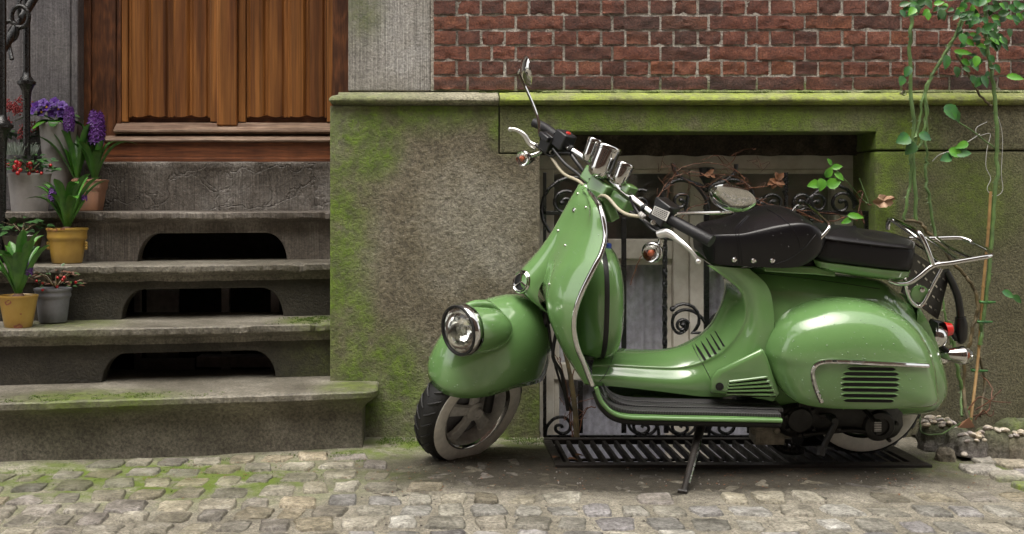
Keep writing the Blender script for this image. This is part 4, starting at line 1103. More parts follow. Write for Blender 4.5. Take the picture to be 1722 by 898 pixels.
# --- spare wheel case behind the leg shield
c0 = S(1010, 505, 0); rg = []
def case_ring(cx_, top, bot, hw, dx_=0, n=2.6):
    a, b = S(cx_, top, 0), S(cx_, bot, 0); zc, hz = (a.z+b.z)/2, (a.z-b.z)/2; row = []
    for k in range(32):
        t = 2*pi*k/32; c_, s_ = cos(t), sin(t)
        row.append(Vector((a.x+dx_, math.copysign(abs(c_)**(2/n), c_)*hw, zc+math.copysign(abs(s_)**(2/n), s_)*hz)))
    return row
f1 = [case_ring(962, 430, 585, .10), case_ring(975, 415, 592, .15), case_ring(995, 411, 594, .175), case_ring(1006, 410, 595, .178)]
mb = MB(); mb.rings(f1); cs = part(mb, 'spare_wheel_case', M['paint'], auto=50); G.append(cs)
mb = MB(); mb.rings([case_ring(1004, 410, 595, .180), case_ring(1010, 409, 596, .182), case_ring(1012, 410, 595, .180)]); part(mb, 'case_seal', M['rubber'], auto=40)
mb = MB(); rr = [case_ring(1011, 410, 595, .178), case_ring(1020, 411, 594, .176), case_ring(1028, 416, 590, .168), case_ring(1036, 430, 580, .15), case_ring(1041, 455, 560, .11), case_ring(1043, 490, 530, .05)]
rr = [list(r) for r in zip(*[cat(list(c), 3) for c in zip(*rr)])]
mb.rings(rr); cl = part(mb, 'case_lid', M['paint'], auto=80); G.append(cl)
mb = MB(); mb.lathe([(.014, -.012), (.015, 0), (.013, .005), (.0001, .007)], S(1021, 412, .03), (0, 0, 1), 16); part(mb, 'fuel_cap', M['blue'])
# column behind shield
mb = MB(); mb.tube([S(1005, 330), S(965, 430), S(930, 520), S(900, 560)], .022, 12); part(mb, 'steering_column', M['blackp'])
mb = MB(); mb.tube([S(935, 560, .03), S(930, 600, .05), S(945, 630, .06), S(955, 690, .05)], .006, 8, smooth=4); mb.tube([S(918, 520, .02), S(935, 620, .04), S(962, 690, .05)], .004, 8, smooth=4); part(mb, 'brake_hose', M['rubber'])

# --- front wheel and fender (steered)
PHI = radians(41); ra = radians(26); sax = Vector((sin(ra), 0, cos(ra))); RS = Matrix.Rotation(PHI, 3, sax)
WC = S(789, 683, -.01); RW = .205
def W(f, l, u): return WC+RS @ Vector((-f, -l, u))
def wheel(name, TW, R, lab):
    """TW maps (forward, lateral, up) in wheel frame to scooter frame"""
    root = MB(); O = TW(0, 0, 0); A = (TW(0, 1, 0)-O).normalized()
    def lathe(pr, mat, nm, par, seg=56):
        mb = MB(); mb.lathe([(r, h) for r, h in pr], O, A, seg); return mb.build(nm, mat, par, auto=40)
    ty = lathe([(.128, -.040), (.150, -.050), (.178, -.052), (.193, -.044), (.201, -.026), (R, -.010), (R, .010), (.201, .026), (.193, .044), (.178, .052), (.150, .050), (.128, .040)], M['rubber'], name, sc)
    # tread blocks
    mb = MB(); rnd = random.Random(2)
    U = (TW(1, 0, 0)-O).normalized(); V = (TW(0, 0, 1)-O).normalized()
    for k in range(30):
        for sg in (1, -1):
            a0 = 2*pi*(k+(.5 if sg < 0 else 0))/30; pts = []
            for j in range(6):
                t = j/5; a = a0+.16*t**1.4; lat = sg*(.006+.036*t); rr = R+.0005-(abs(lat)/.052)**2.6*.016
                pts.append(O+(U*cos(a)+V*sin(a))*rr+A*lat)
            mb.tube(pts, [.0035, .0042, .0042, .004, .0035, .002], 5)
    mb.build('tread', M['rubber'], ty)
    lathe([(.137, .0475), (.145, .0512), (.160, .0535), (.176, .0532), (.184, .0500), (.1845, .046)], M['white'], 'whitewall', ty)
    lathe([(.133, .034), (.139, .044), (.137, .050), (.131, .047), (.127, .040)], M['chrome'], 'rim', ty)
    lathe([(.127, .040), (.124, .030), (.122, .010), (.122, -.03)], M['alu'], 'rim_wall', ty)
    lathe([(.124, -.012), (.08, -.006), (.05, .004), (.0001, .004)], M['zinc2'], 'brake_drum', ty)
    mb = MB()
    for k in range(5):
        a = 2*pi*k/5+.3; d = (U*cos(a)+V*sin(a)); t_ = A.cross(d); rg = []
        for r, w_, h in ((.018, .020, .030), (.05, .020, .032), (.09, .024, .026), (.125, .032, .016)):
            c_ = O+d*r+A*h; rg.append([c_-t_*w_-A*.014, c_-t_*w_*.75, c_+t_*w_*.75, c_+t_*w_-A*.014])
        mb.rings(rg)
    mb.build('spoke', M['alu'], ty, bevel=.002)
    lathe([(.036, .018), (.034, .036), (.022, .040), (.020, .052), (.014, .054), (.012, .048), (.0001, .048)], M['alu'], 'hub', ty, 24)
    return ty
fw = wheel('front_wheel', W, RW, '')
# fender: an egg-shaped dome over the wheel
nt_, ne = 56, 20; g = []
def fen(th, e):
    ce_, se = cos(e)**.92, sin(e)**.95
    c_, s_ = cos(th), sin(th)
    fr = .205 if c_ > 0 else .245
    n = 2.25; r = 1/((abs(c_)**n+abs(s_)**n)**(1/n))
    f = c_*r*fr*ce_; l = s_*r*.135*ce_*(1+.10*(1-e)); u = .18+.21*se
    f -= .22*(u-.18)+.045                           # follows the rake
    u -= .02*max(0, c_)**2*(1-se)+.085*max(0, -c_)**1.3*(1-se)**1.5              # nose droops
    return f, l, u
for i in range(ne+1):
    e = pi/2*i/ne; g.append([W(*fen(2*pi*k/nt_, e)) for k in range(nt_)])
low = []
for k in range(nt_):
    f, l, u = fen(2*pi*k/nt_, 0); low.append(W(f*.985, l*.97, u-.028))
g.insert(0, low)
mb = MB(); mb.grid(g, closed=True); fender = part(mb, 'front_fender', M['paint'], auto=80, solid=.004); G.append(fender)
# headlamp
hr = .079; HC = S(775, 555, .20); hdir = (RS @ Vector((-1, 0, .12))).normalized(); hu = hdir.orthogonal()
hu = Vector((0, 0, 1)); hu = (hu-hdir*hu.dot(hdir)).normalized(); hl = hdir.cross(hu)
tailp = S(855, 550, .10); rg = []
for t, r in ((0, 1.0), (.15, 1.0), (.35, .98), (.55, .92), (.75, .78), (.92, .5), (1.0, .2)):
    c_ = HC.lerp(tailp, t); rg.append([c_+(hu*cos(2*pi*k/32)+hl*sin(2*pi*k/32))*hr*r*.98 for k in range(32)])
rg = [list(r) for r in zip(*[cat(list(c), 3) for c in zip(*rg)])]
mb = MB(); mb.rings(rg, True, False); hh = part(mb, 'headlamp_shell', M['paint'], auto=80); G.append(hh)
mb = MB(); mb.lathe([(hr*.97, -.030), (hr*1.02, -.026), (hr*1.07, -.010), (hr*1.07, .004), (hr*1.03, .010), (hr*1.01, .010)], HC, hdir, 48); hl_ = part(mb, 'headlamp', M['chrome'], auto=50)
mb = MB(); mb.lathe([(hr*1.015, .008), (hr*1.0, .015), (hr*.93, .015), (hr*.90, .004)], HC, hdir, 48); mb.build('lamp_gasket', M['rubber'], hl_, auto=50)
mb = MB(); mb.lathe([(hr*.90, .002), (hr*.80, -.03), (hr*.5, -.055), (hr*.2, -.066), (.0001, -.066)], HC, hdir, 32); mb.build('reflector', M['mirror'], hl_, auto=60)
mb = MB(); mb.lathe([(.006, -.064), (.008, -.03), (.018, -.024), (.018, -.016), (.001, -.014)], HC, hdir, 12); mb.build('bulb', M['chrome_dull'], hl_)
mb = MB(); mb.lathe([(hr*.93, .006), (hr*.7, .013), (hr*.4, .019), (.0001, .022)], HC, hdir, 40)
m, nt, b = new_mat('fluted lens'); b.inputs['Base Color'].default_value = (.93, .95, .93, 1); b.inputs['Roughness'].default_value = .06; b.inputs['Transmission Weight'].default_value = 1
vt = nt.nodes.new('ShaderNodeTexVoronoi'); vt.inputs['Scale'].default_value = 55; nt.links.new(pos(nt), vt.inputs['Vector']); bump(nt, b, vt.outputs['Distance'], .5, .004); M['lens'] = m
mb.build('lens', M['lens'], hl_, auto=60)
# little ridge on top of the lamp
mb = MB(); mb.tube([HC.lerp(tailp, .08)+hu*hr*.93, HC.lerp(tailp, .3)+hu*hr*1.0, HC.lerp(tailp, .55)+hu*hr*.95, HC.lerp(tailp, .85)+hu*hr*.55], [.010, .016, .015, .008], 10, smooth=4); rd = part(mb, 'lamp_ridge', M['paint'])
# fork
mb = MB(); mb.tube([W(-.02, .068, .02), W(-.03, .06, .12), W(-.05, .02, .26)], .016, 10, smooth=3); mb.tube([W(.0, -.066, -.0), W(-.03, -.06, .14)], .016, 10); part(mb, 'fork', M['blackp'])

# --- rear wheel
RC = S(1446, 662, -.01)
def WR(f, l, u): return RC+Vector((-f, -l, u))
rw = wheel('rear_wheel', WR, RW, '')

# --- engine under the body
mb = MB(); rg = []
for px, yc, hh_, v0, v1 in ((1302, 705, 16, .05, .12), (1320, 706, 26, .06, .135), (1345, 706, 31, .07, .145), (1380, 703, 28, .07, .148), (1420, 701, 24, .07, .148), (1460, 702, 30, .07, .148), (1490, 702, 36, .07, .145), (1508, 702, 30, .07, .13), (1518, 702, 14, .08, .11)):
    row = []
    for k in range(20):
        t = 2*pi*k/20; vm, vh = (v0+v1)/2, (v1-v0)/2
        row.append(S(px, yc-sin(t)*hh_, vm+math.copysign(abs(cos(t))**.5, cos(t))*vh))
    rg.append(row)
rg = [list(r) for r in zip(*[cat(list(c), 3) for c in zip(*rg)])]
mb.rings(rg); eng = part(mb, 'transmission_cover', M['engine'], auto=60)
mb = MB(); mb.lathe([(.052, -.06), (.052, .0), (.046, .008), (.030, .010), (.028, .004), (.0001, .004)], S(1478, 716, .15), (0, -1, 0), 24)
mb.lathe([(.044, -.05), (.044, 0), (.038, .007), (.0001, .007)], S(1345, 706, .145), (0, -1, 0), 24); mb.tube([S(1345, 680, .15), S(1420, 683, .15), S(1490, 676, .15)], .008, 8, smooth=3); mb.tube([S(1350, 732, .15), S(1420, 724, .15), S(1460, 726, .15)], .007, 8, smooth=3)
for px, py in ((1322, 700), (1345, 681), (1368, 690), (1368, 722), (1345, 732), (1325, 722), (1400, 684), (1455, 676), (1500, 684), (1508, 712), (1495, 740), (1410, 722)):
    mb.lathe([(.006, -.01), (.006, .006), (.003, .007), (.0001, .007)], S(px, py, .150), (0, -1, 0), 8)
part(mb, 'engine_case', M['engine'])
mb = MB()
for k in range(6): mb.box(tuple(S(1268+k*8, 735, .03)), tuple(S(1272+k*8, 700, .10)))
mb.lathe([(.03, -.03), (.034, 0), (.022, .006), (.020, -.006), (.0001, -.006)], S(1277, 712, .10), (0, -1, 0), 18)
mb.lathe([(.012, -.03), (.012, .012), (.007, .014), (.0001, .014)], S(1305, 722, .11), (0, -1, 0), 10)
rg = []
for px, y0, y1 in ((1262, 704, 728), (1285, 700, 742), (1315, 704, 740), (1338, 716, 734)):
    rg.append([S(px, y0, .09), S(px, y0, .02), S(px, y1, .02), S(px, y1, .09)])
mb.rings(rg); part(mb, 'crankcase', M['casting'], bevel=.004)
mb = MB(); mb.tube([S(1290, 735, .05), S(1320, 757, .06), S(1350, 757, .06)], .014, 10, smooth=3)
n = 60; mb.tube([S(1285+70*i/n, 735+25*i/n, .075)+Vector((0, cos(i*.9)*.013, sin(i*.9)*.013)) for i in range(n)], .003, 5); part(mb, 'stand_spring', M['engine'])
mb = MB(); mb.tube([S(1330, 690, .02), S(1400, 712, -.02), S(1500, 712, -.05)], .04, 12, smooth=3); mb.tube([S(1340, 730, -.12), S(1400, 726, -.14), S(1470, 720, -.14)], .045, 14, smooth=3); part(mb, 'exhaust', M['engine'])
mb = MB(); mb.tube([S(1378, 700, .16), S(1398, 700, .175), S(1404, 712, .19), S(1390, 740, .195), S(1383, 757, .2)], .010, 8, smooth=4); mb.tube([S(1381, 752, .20), S(1379, 766, .21)], .014, 8); ks = part(mb, 'kick_starter', M['engine'])
mb = MB(); mb.tube([S(1393, 700, .175), S(1404, 708, .22)], .010, 8); mb.build('kick_pedal', M['rubber'], ks)
mb = MB(); mb.tube([S(1455, 690, .15), S(1462, 697, .18), S(1470, 708, .20)], .008, 8); mb.box(S(1469, 727, .205)+Vector((0, 0, 0)), S(1483, 709, .225)); pg = part(mb, 'foot_peg', M['engine'])
mb = MB()
for k in range(6): a = S(1470, 711+k*2.8, .226); mb.box(a, a+Vector((.022, -.002, .002)))
mb.build('peg_rib', M['alu'], pg)
# --- side stand
foot = SI @ P(1149, 831, H*F/(831-HY)); topp = S(1181, 706, .12)
mb = MB(); fd = foot-topp; mb.tube([topp+fd*t for t in (0, .08, .5, .9, 1.0)], [.022, .016, .011, .010, .012], 10); mb.tube([foot+Vector((-.016, .006, .004)), foot+Vector((.010, 0, .002))], .011, 8, flat=.6)
mb.lathe([(.026, -.02), (.026, .012), (.012, .016), (.0001, .016)], S(1183, 703, .13), (0, -1, 0), 14); part(mb, 'side_stand', M['iron_matt'])
mb = MB(); mb.tube([topp+fd*.28+Vector((.009, -.009, 0)), topp+fd*.85+Vector((.006, -.009, 0))], .004, 6); part(mb, 'stand_wear', M['chrome_dull'])

# --- saddle
SE = [(1174, 391, 398, 418, .06), (1182, 382, 391, 438, .09), (1200, 378, 392, 444, .115), (1228, 375, 394, 446, .132), (1255, 362, 390, 447, .145), (1285, 352, 383, 449, .158), (1318, 350, 378, 447, .170), (1340, 358, 382, 436, .168), (1358, 371, 390, 420, .15), (1371, 389, 397, 404, .10)]
rg = []; seam = []
for px, yt, ye, yb, hw in SE:
    t = S(px, yt+2, 0); e = S(px, ye, hw); b = S(px, yb, hw*.97); x = t.x; row = []
    ztop_, ze, zb2 = t.z, e.z, b.z; ze = min(ze, ztop_-.008)
    prof_ = [(0, ztop_+.004), (.35, ztop_+.002), (.65, ztop_-(ztop_-ze)*.28), (.86, ztop_-(ztop_-ze)*.66), (.97, ze), (1.02, ze-(ze-zb2)*.3), (1.01, ze-(ze-zb2)*.7), (.97, zb2), (.85, zb2-.002), (0, zb2-.002)]
    half = [Vector((x, -hw*a, z)) for a, z in prof_]
    row = half+[mir(p) for p in half[-2:0:-1]]; rg.append(row)
rg = [list(r) for r in zip(*[cat(list(c), 5) for c in zip(*rg)])]
rg = [cat(r, 3, closed=True) for r in rg]
mb = MB(); mb.rings(rg); seat = part(mb, 'saddle', M['vinyl'], auto=80)
bv = bvh(seat)
def line_on(bv, pts, off=.001, n=5):
    q = []
    for p in cat([Vector((a, b, 0)) for a, b in pts], n):
        h_, n_ = hit(bv, p.x, p.y)
        if h_ is not None: q.append(h_+n_*off)
    return q
mb = MB()
for ln in ([(1256, 364), (1237, 385), (1240, 405), (1243, 444)], [(1260, 363), (1242, 385), (1245, 405), (1248, 444)], [(1290, 352), (1322, 372), (1342, 400), (1346, 424)], [(1371, 395), (1352, 417), (1326, 436), (1296, 446)], [(1194, 384), (1200, 400), (1201, 440)]):
    q = line_on(bv, ln)
    if len(q) > 3: mb.tube(q, .0016, 5)
mb.build('seam', M['vinyl_matt'], seat)
for px, py in ((1235, 437), (1267, 438.5), (1299, 438.5)):
    h_, n_ = hit(bv, px, py)
    if h_ is not None: mb = MB(); mb.lathe([(.0085, 0), (.0085, .002), (.006, .0045), (.0001, .005)], h_, n_, 12); mb.build('stud', M['chrome'], seat)
# pillion pad
PT = [(1363, 376, -.12), (1378, 371, -.13), (1425, 373, -.135), (1472, 378, -.135), (1500, 388, -.12), (1533, 404, -.02), (1538, 415, .09), (1528, 419, .13), (1475, 416, .145), (1425, 408, .145), (1390, 399, .14), (1368, 388, .10), (1360, 380, -.02)]
top_ = cat([S(*p) for p in PT], 4, closed=True)
cz = sum((p.z for p in top_), 0)/len(top_); cx_ = sum(p.x for p in top_)/len(top_)
zx = lambda x: S(1425, 408, .145).z+.006+(x-S(1425, 408, .145).x)*-.12
def pring(s_, dz_): return [Vector((cx_+(p.x-cx_)*s_, p.y*s_, zx(p.x)+dz_)) for p in top_]
hgt_ = .077
mb = MB(); mb.rings([pring(.05, .010), pring(.5, .009), pring(.85, .006), pring(.96, .001), pring(.99, -.006), pring(1.005, -.02), pring(1.0, -.055), pring(.985, -.072), pring(.93, -hgt_)]); pil = part(mb, 'pillion_pad', M['vinyl_matt'], auto=70)
mb = MB(); rr_ = pring(.992, -.003); mb.tube(rr_+[rr_[0]], .0035, 6, caps=False); mb.build('piping', M['vinyl'], pil)
mb = MB(); mb.rings([pring(.94, -hgt_-.001), pring(.97, -hgt_-.004), pring(.95, -hgt_-.022), pring(.80, -hgt_-.038)]); pb = part(mb, 'pillion_base', M['paint'], auto=50); G.append(pb)
mb = MB(); mb.lathe([(.040, -.01), (.040, .006), (.030, .008), (.028, .012), (.012, .013), (.0001, .013)], S(1350, 440, .06), (-.1, 0, 1), 24); part(mb, 'seat_lock', M['rubber'])
# frame rails under saddle
mb = MB(); rg = []
for px, y0, y1, hw in ((1285, 446, 456, .12), (1330, 447, 459, .12), (1370, 449, 461, .12), (1405, 458, 465, .10)):
    a, b = S(px, y0, hw), S(px, y1, hw); rg.append([a, b+Vector((0, -.008, 0)), Vector((b.x, .12, b.z)), Vector((a.x, .12, a.z))])
mb.rings(rg); part(mb, 'seat_rail', M['paint'], bevel=.004)
# grab rail
mb = MB(); mb.tube([S(1333, 356, -.15), S(1340, 347, -.15), S(1350, 344.5, -.13), S(1362, 349, -.05), S(1388, 371, .10), S(1394, 379, .14), S(1390, 389, .155), S(1370, 410, .16)], .0058, 10, smooth=5); part(mb, 'grab_rail', M['chrome'])
# rear rack
def rod(pts, r=.0062, name='rack_tube', sm=5): mb = MB(); mb.tube([S(*p) for p in pts], r, 10, smooth=sm); return part(mb, name, M['chrome'])
rack = rod([(1496, 472, .10), (1512, 477, .12), (1530, 475, .14), (1547, 464, .15), (1569, 447, .15), (1600, 442, .15), (1640, 435, .14), (1662, 431, .13), (1668, 427, .10), (1660, 420, .0), (1640, 410, -.10), (1624, 403, -.13), (1609, 400, -.14), (1570, 401, -.14), (1528, 401, -.14)], .0078)
rod([(1493, 386, -.14), (1494, 374, -.14), (1500, 369, -.12), (1520, 378, -.02), (1540, 388, .10), (1549, 396, .13), (1560, 420, .145), (1569, 446, .15)], .0078)
rod([(1576, 401, -.13), (1600, 418, .0), (1633, 433, .12)]); rod([(1560, 401, -.13), (1585, 418, .0), (1612, 438, .12)]); rod([(1530, 404, -.08), (1556, 420, .0), (1578, 442, .14)]); rod([(1500, 370, -.10), (1540, 398, -.05), (1560, 412, .02)])
rod([(1583, 452, .11), (1568, 480, .11), (1553, 509, .11), (1542, 515, .11), (1530, 503, .11), (1523, 480, .11), (1522, 463, .11)], .006)
mb = MB(); mb.lathe([(.028, -.004), (.028, .004), (.02, .006), (.0001, .006)], S(1546, 494, .10), (0, -1, 0), 16); part(mb, 'rack_plate', M['paint'])
mb = MB(); mb.lathe([(.008, -.004), (.008, .006), (.0001, .008)], S(1550, 487, .113), (0, -1, 0), 10); part(mb, 'bolt', M['chrome'])
# licence plate holder
q = [S(1539, 425, .09), S(1597, 464, -.06), S(1578, 538, -.06), S(1517, 492, .09)]
nrm_ = (q[1]-q[0]).cross(q[3]-q[0]).normalized(); mb = MB(); mb.rings([q, [p+nrm_*.006 for p in q]]); pl = part(mb, 'plate_holder', M['blackp'], smooth=False, bevel=.002)
mb = MB()
def qp(u, v): return q[0].lerp(q[1], u).lerp(q[3].lerp(q[2], u), v)
side = -nrm_*.0015 if (camL-q[0]).dot(-nrm_) > 0 else nrm_*.0075
for i in range(6):
    for j in range(4):
        u, v = .14+i*.145, .12+j*.24; mb.add([qp(u-.04, v)+side, qp(u+.035, v+.008)+side, qp(u+.035, v+.05)+side, qp(u-.04, v+.035)+side], [(0, 1, 2, 3)])
mb.build('slot', M['chrome_dull'], pl, smooth=False)
# tail light, indicators, cable lock
mb = MB(); mb.lathe([(.038, -.01), (.040, .015), (.034, .032), (.022, .042), (.0001, .045)], S(1568, 565, 0), (1, 0, -.25), 24); tl = part(mb, 'tail_light', M['chrome'])
mb = MB(); mb.lathe([(.026, .035), (.02, .058), (.0001, .062)], S(1570, 556, -.02), (1, 0, .1), 20); mb.build('red_lens', M['red'], tl)
mb = MB(); mb.box(S(1560, 596, -.02), S(1580, 544, .03)); part(mb, 'tail_bracket', M['blackp'], bevel=.004)
def lamp(c, ax, r, tail=1.0, name='indicator'):
    ax = ax.normalized(); mb = MB()
    mb.lathe([(.0001, -r*1.9*tail), (r*.3, -r*1.85*tail), (r*.7, -r*1.15*tail), (r*.95, -r*.4*tail), (r*1.05, -.05*r), (r*1.05, .1*r), (r*.96, .18*r)], c, ax, 24); o = part(mb, name, M['chrome'], auto=60)
    mb = MB(); mb.lathe([(r*.97, .12*r), (r*.9, .5*r), (r*.6, .85*r), (.0001, r*.95)], c, ax, 20); mb.build('lens', M['lens'], o, auto=80)
    mb = MB(); mb.ball(c+ax*r*.2, r*.28, 10); mb.build('bulb', M['amber'], o)
    mb = MB(); mb.lathe([(r*.92, .08*r), (r*.4, -.4*r), (.0001, -.5*r)], c, ax, 18); mb.build('reflector', M['chrome'], o); return o
lamp(S(1620, 598, .02), Vector((.95, -.2, .0)), .030, 1.35); mb = MB(); mb.tube([S(1570, 573, 0), S(1585, 586, .01), S(1600, 597, .02)], .010, 8); part(mb, 'indicator_stalk', M['blackp'])
lamp(S(1582, 601, -.12), Vector((.9, .35, -.1)), .028); mb = MB(); mb.tube([S(1570, 590, 0), S(1580, 600, -.12)], .008, 8); part(mb, 'indicator_stalk', M['blackp'])
mb = MB(); mb.tube([S(1590, 455, -.05), S(1601, 475, -.05), S(1610, 498, -.05), S(1614, 520, -.05), S(1615, 538, -.05)], .012, 12, smooth=5); mb.tube([S(1615, 533, -.05), S(1616, 548, -.05), S(1615, 568, -.05), S(1610, 575, -.05)], [.016, .021, .020, .012], 12, smooth=3)
mb.tube([S(1608, 570, -.05), S(1590, 548, -.04), S(1566, 541, -.02)], .010, 10, smooth=3); part(mb, 'cable_lock', M['blackp'])
for px, py in ((1545, 569), (1553, 574), (1570, 656)): mb = MB(); mb.ball(S(px, py, .14 if px < 1560 else .10), .006, 8); part(mb, 'bolt', M['chrome'])

# --- handlebar
HB = lambda px, py, v: S(px, py, v)
def rb(pts, r, name, mat, sm=5, seg=12, par=sc): mb = MB(); mb.tube([HB(*p) for p in pts], r, seg, smooth=sm); return mb.build(name, mat, par)
hbar = rb([(945, 240, -.17), (962, 252, -.14), (990, 270, -.08), (1015, 292, 0), (1045, 318, .08), (1070, 338, .13), (1100, 361, .19), (1125, 377, .23)], .0115, 'handlebar', M['chrome'])
rb([(898, 206, -.30), (915, 214, -.27), (935, 228, -.22)], .0165, 'grip', M['grip']); rb([(1124, 367, .25), (1150, 381, .29), (1195, 405, .35)], .0175, 'grip', M['grip']); rb([(1192, 403, .345), (1197, 406, .352)], .0190, 'bar_end', M['grip'], sm=2)
hd = [(1015, 296), ]
mb = MB(); c_ = HB(1022, 318, .0)
def tbox(mb, c, ax, up, L, Wd, Ht):
    ax = ax.normalized(); up = (up-ax*up.dot(ax)).normalized(); sd_ = ax.cross(up); rg = []
    for t in (-.5, .5): rg.append([c+ax*L*t+sd_*Wd*a+up*Ht*b for a, b in ((-.5, -.5), (.5, -.5), (.5, .5), (-.5, .5))])
    mb.rings(rg)
bdir = HB(1100, 361, .19)-HB(962, 252, -.14); hup = Vector((.35, 0, .93))
hn = bdir.normalized()
mb = MB(); tbox(mb, HB(1012, 318, .02), bdir, hup, .085, .06, .055); tbox(mb, HB(1046, 340, .07), bdir, hup, .075, .05, .045); tbox(mb, HB(998, 297, -.03), bdir, hup, .06, .055, .05); tbox(mb, HB(1022, 352, .03), Vector((.4, 0, -.9)), bdir, .08, .035, .05)
tbox(mb, HB(1058, 318, .10), bdir, hup, .035, .045, .03)
cl_ = part(mb, 'bar_clamp', M['paint'], bevel=.006, segs=3)
mb = MB(); mb.tube([HB(1000, 345, .01), HB(978, 400, 0)], .03, 14); part(mb, 'headstock', M['blackp'])
# gauges
gax = Vector((.34, .18, .92)).normalized(); gax = (HB(1023, 250, .02)-HB(1005, 296, .03)).normalized()
def gauge(c, r, h, nm='gauge'):
    mb = MB(); mb.lathe([(.0001, 0), (r*.62, .002), (r*.86, .012), (r*.97, .028), (r, .045), (r, h-.012), (r*1.06, h-.011), (r*1.06, h-.009), (r*.99, h-.008), (r*.99, h-.007), (r*1.07, h-.006), (r*1.09, h), (r*1.0, h+.004), (r*.9, h+.002)], c, gax, 36)
    o = part(mb, nm, M['chrome'], auto=50); mb = MB(); mb.lathe([(r*.95, h), (.0001, h)], c, gax, 24); mb.build('dial', M['blackp'], o)
    mb = MB(); mb.lathe([(r*1.01, h-.0125), (r*1.01, h-.0105)], c, gax, 36); mb.build('gauge_ring', M['blackp'], o); return o
gauge(HB(1004, 299, .035), .040, .105); gauge(HB(987, 272, -.05), .024, .075); gauge(HB(1039, 311, .10), .0255, .068)
# controls
up2 = Vector((.30, -.15, .94))
mb = MB(); tbox(mb, HB(1117, 358, .235), bdir, up2, .062, .050, .072); sw = part(mb, 'switch_box', M['blackp'], bevel=.005, segs=3)
mb = MB(); tbox(mb, HB(1121, 345, .232), bdir, up2, .060, .050, .024); mb.build('brake_reservoir', M['switch'], sw, bevel=.004)
a = [HB(1101, 346, .265), HB(1127, 357, .290), HB(1120, 372, .290), HB(1096, 360, .265)]
mb = MB(); nn2 = (a[1]-a[0]).cross(a[3]-a[0]).normalized(); nn2 = nn2 if nn2.dot(camL-a[0]) > 0 else -nn2
mb.rings([[p for p in a], [p+nn2*.002 for p in a]]); lb_ = mb.build('caution_label', M['plate'], sw, smooth=False)
mb = MB(); rndl = random.Random(4)
for j in range(5):
    u = .06
    while u < .9:
        w_ = rndl.uniform(.03, .11); v0, v1 = .08+j*.18, .08+j*.18+.115
        qq = lambda u, v: a[0].lerp(a[1], u).lerp(a[3].lerp(a[2], u), v)+nn2*.0026
        mb.add([qq(u, v0), qq(min(u+w_, .94), v0), qq(min(u+w_, .94), v1), qq(u, v1)], [(0, 1, 2, 3)]); u += w_+.025
mb.build('label_print', M['print'], lb_, smooth=False)
mb = MB(); mb.lathe([(.008, 0), (.008, .003), (.005, .004), (.0001, .003)], HB(1099, 374, .275), nn2, 14); mb.build('bolt', M['chrome_dull'], sw)
mb = MB(); tbox(mb, HB(1118, 392, .25), bdir, up2, .06, .03, .02); mb.build('lever_mount', M['blackp'], sw, bevel=.004)
mb = MB(); tbox(mb, HB(925, 240, -.21), bdir, up2, .050, .05, .062); sw2 = part(mb, 'switch_box', M['blackp'], bevel=.004, segs=3)
mb = MB(); tbox(mb, HB(948, 236, -.17), bdir, up2, .055, .055, .058); mb.build('switch_housing', M['switch'], sw2, bevel=.005)
mb = MB(); tbox(mb, HB(921, 231, -.20), bdir, up2, .050, .045, .02); mb.build('brake_reservoir', M['switch'], sw2, bevel=.004)
mb = MB(); mb.lathe([(.009, -.02), (.009, .0), (.007, .003), (.0001, .003)], HB(956, 224, -.16), (.3, -.2, .9), 12); mb.build('stop_button', M['red'], sw2)
def lever(pts, name='brake_lever'):
    mb = MB(); q = [HB(*p[:3]) for p in pts]; mb.tube(q, [p[3] for p in pts], 10, smooth=5, flat=.7); mb.ball(q[-1], pts[-1][3]*1.35, 12); return part(mb, name, M['lever'])
lever([(1106, 395, .26, .012), (1121, 392, .275, .014), (1137, 401, .30, .0095), (1152, 413, .33, .0078), (1166, 427, .35, .0068), (1174, 440, .36, .0068)])
lever([(902, 247, -.24, .012), (890, 240, -.25, .009), (881, 227, -.26, .0085), (869, 219, -.27, .0065), (858, 217.5, -.28, .0065)])
rb([(1120, 393, .25), (1100, 388, .24), (1076, 368, .17), (1060, 356, .13)], .005, 'brake_line', M['blackp']); rb([(900, 243, -.23), (925, 262, -.19), (940, 257, -.16), (960, 258, -.12)], .005, 'brake_line', M['blackp'])
lamp(HB(881, 266, -.24), Vector((-.8, -.55, -.08)), .027); lamp(HB(1097, 424, .26), Vector((-.55, -.8, -.12)), .031)
rb([(893, 262, -.23), (905, 258, -.23), (915, 250, -.23)], .008, 'indicator_stalk', M['chrome_dull']); rb([(1110, 415, .25), (1112, 402, .25)], .009, 'indicator_stalk', M['chrome_dull'])
# mirrors
def mirror(c, nrm, r, sx, stem, r_=.005):
    mb = MB(); mb.tube([HB(*p) for p in stem], r_, 8, smooth=5); st = part(mb, 'mirror_stem', M['chrome'])
    nrm = nrm.normalized(); mb = MB(); mb.lathe([(.0001, -r*.42), (r*.35, -r*.38), (r*.75, -r*.22), (r*.98, -.03*r), (r*1.02, .05*r), (r*.96, .10*r)], c, nrm, 32); o = mb.build('mirror_shell', M['chrome'], st, auto=70)
    mb = MB(); mb.lathe([(r*.96, .08*r), (.0001, .08*r)], c, nrm, 32); mb.build('mirror_glass', M['chrome'], st)
mirror(HB(886, 119, -.26), Vector((.93, .12, .12)), .053, 1, [(906, 225, -.23), (906, 205, -.24), (898, 180, -.26), (884, 148, -.29), (874, 128, -.30), (873, 120, -.30), (879, 115, -.29)])
mirror(HB(1231, 335, .40), Vector((.36, .60, .72)), .066, 1, [(1130, 372, .26), (1136, 362, .27), (1145, 359, .28), (1190, 358, .34), (1222, 357, .38), (1232, 355, .39), (1239, 350, .395), (1242, 344, .40)])
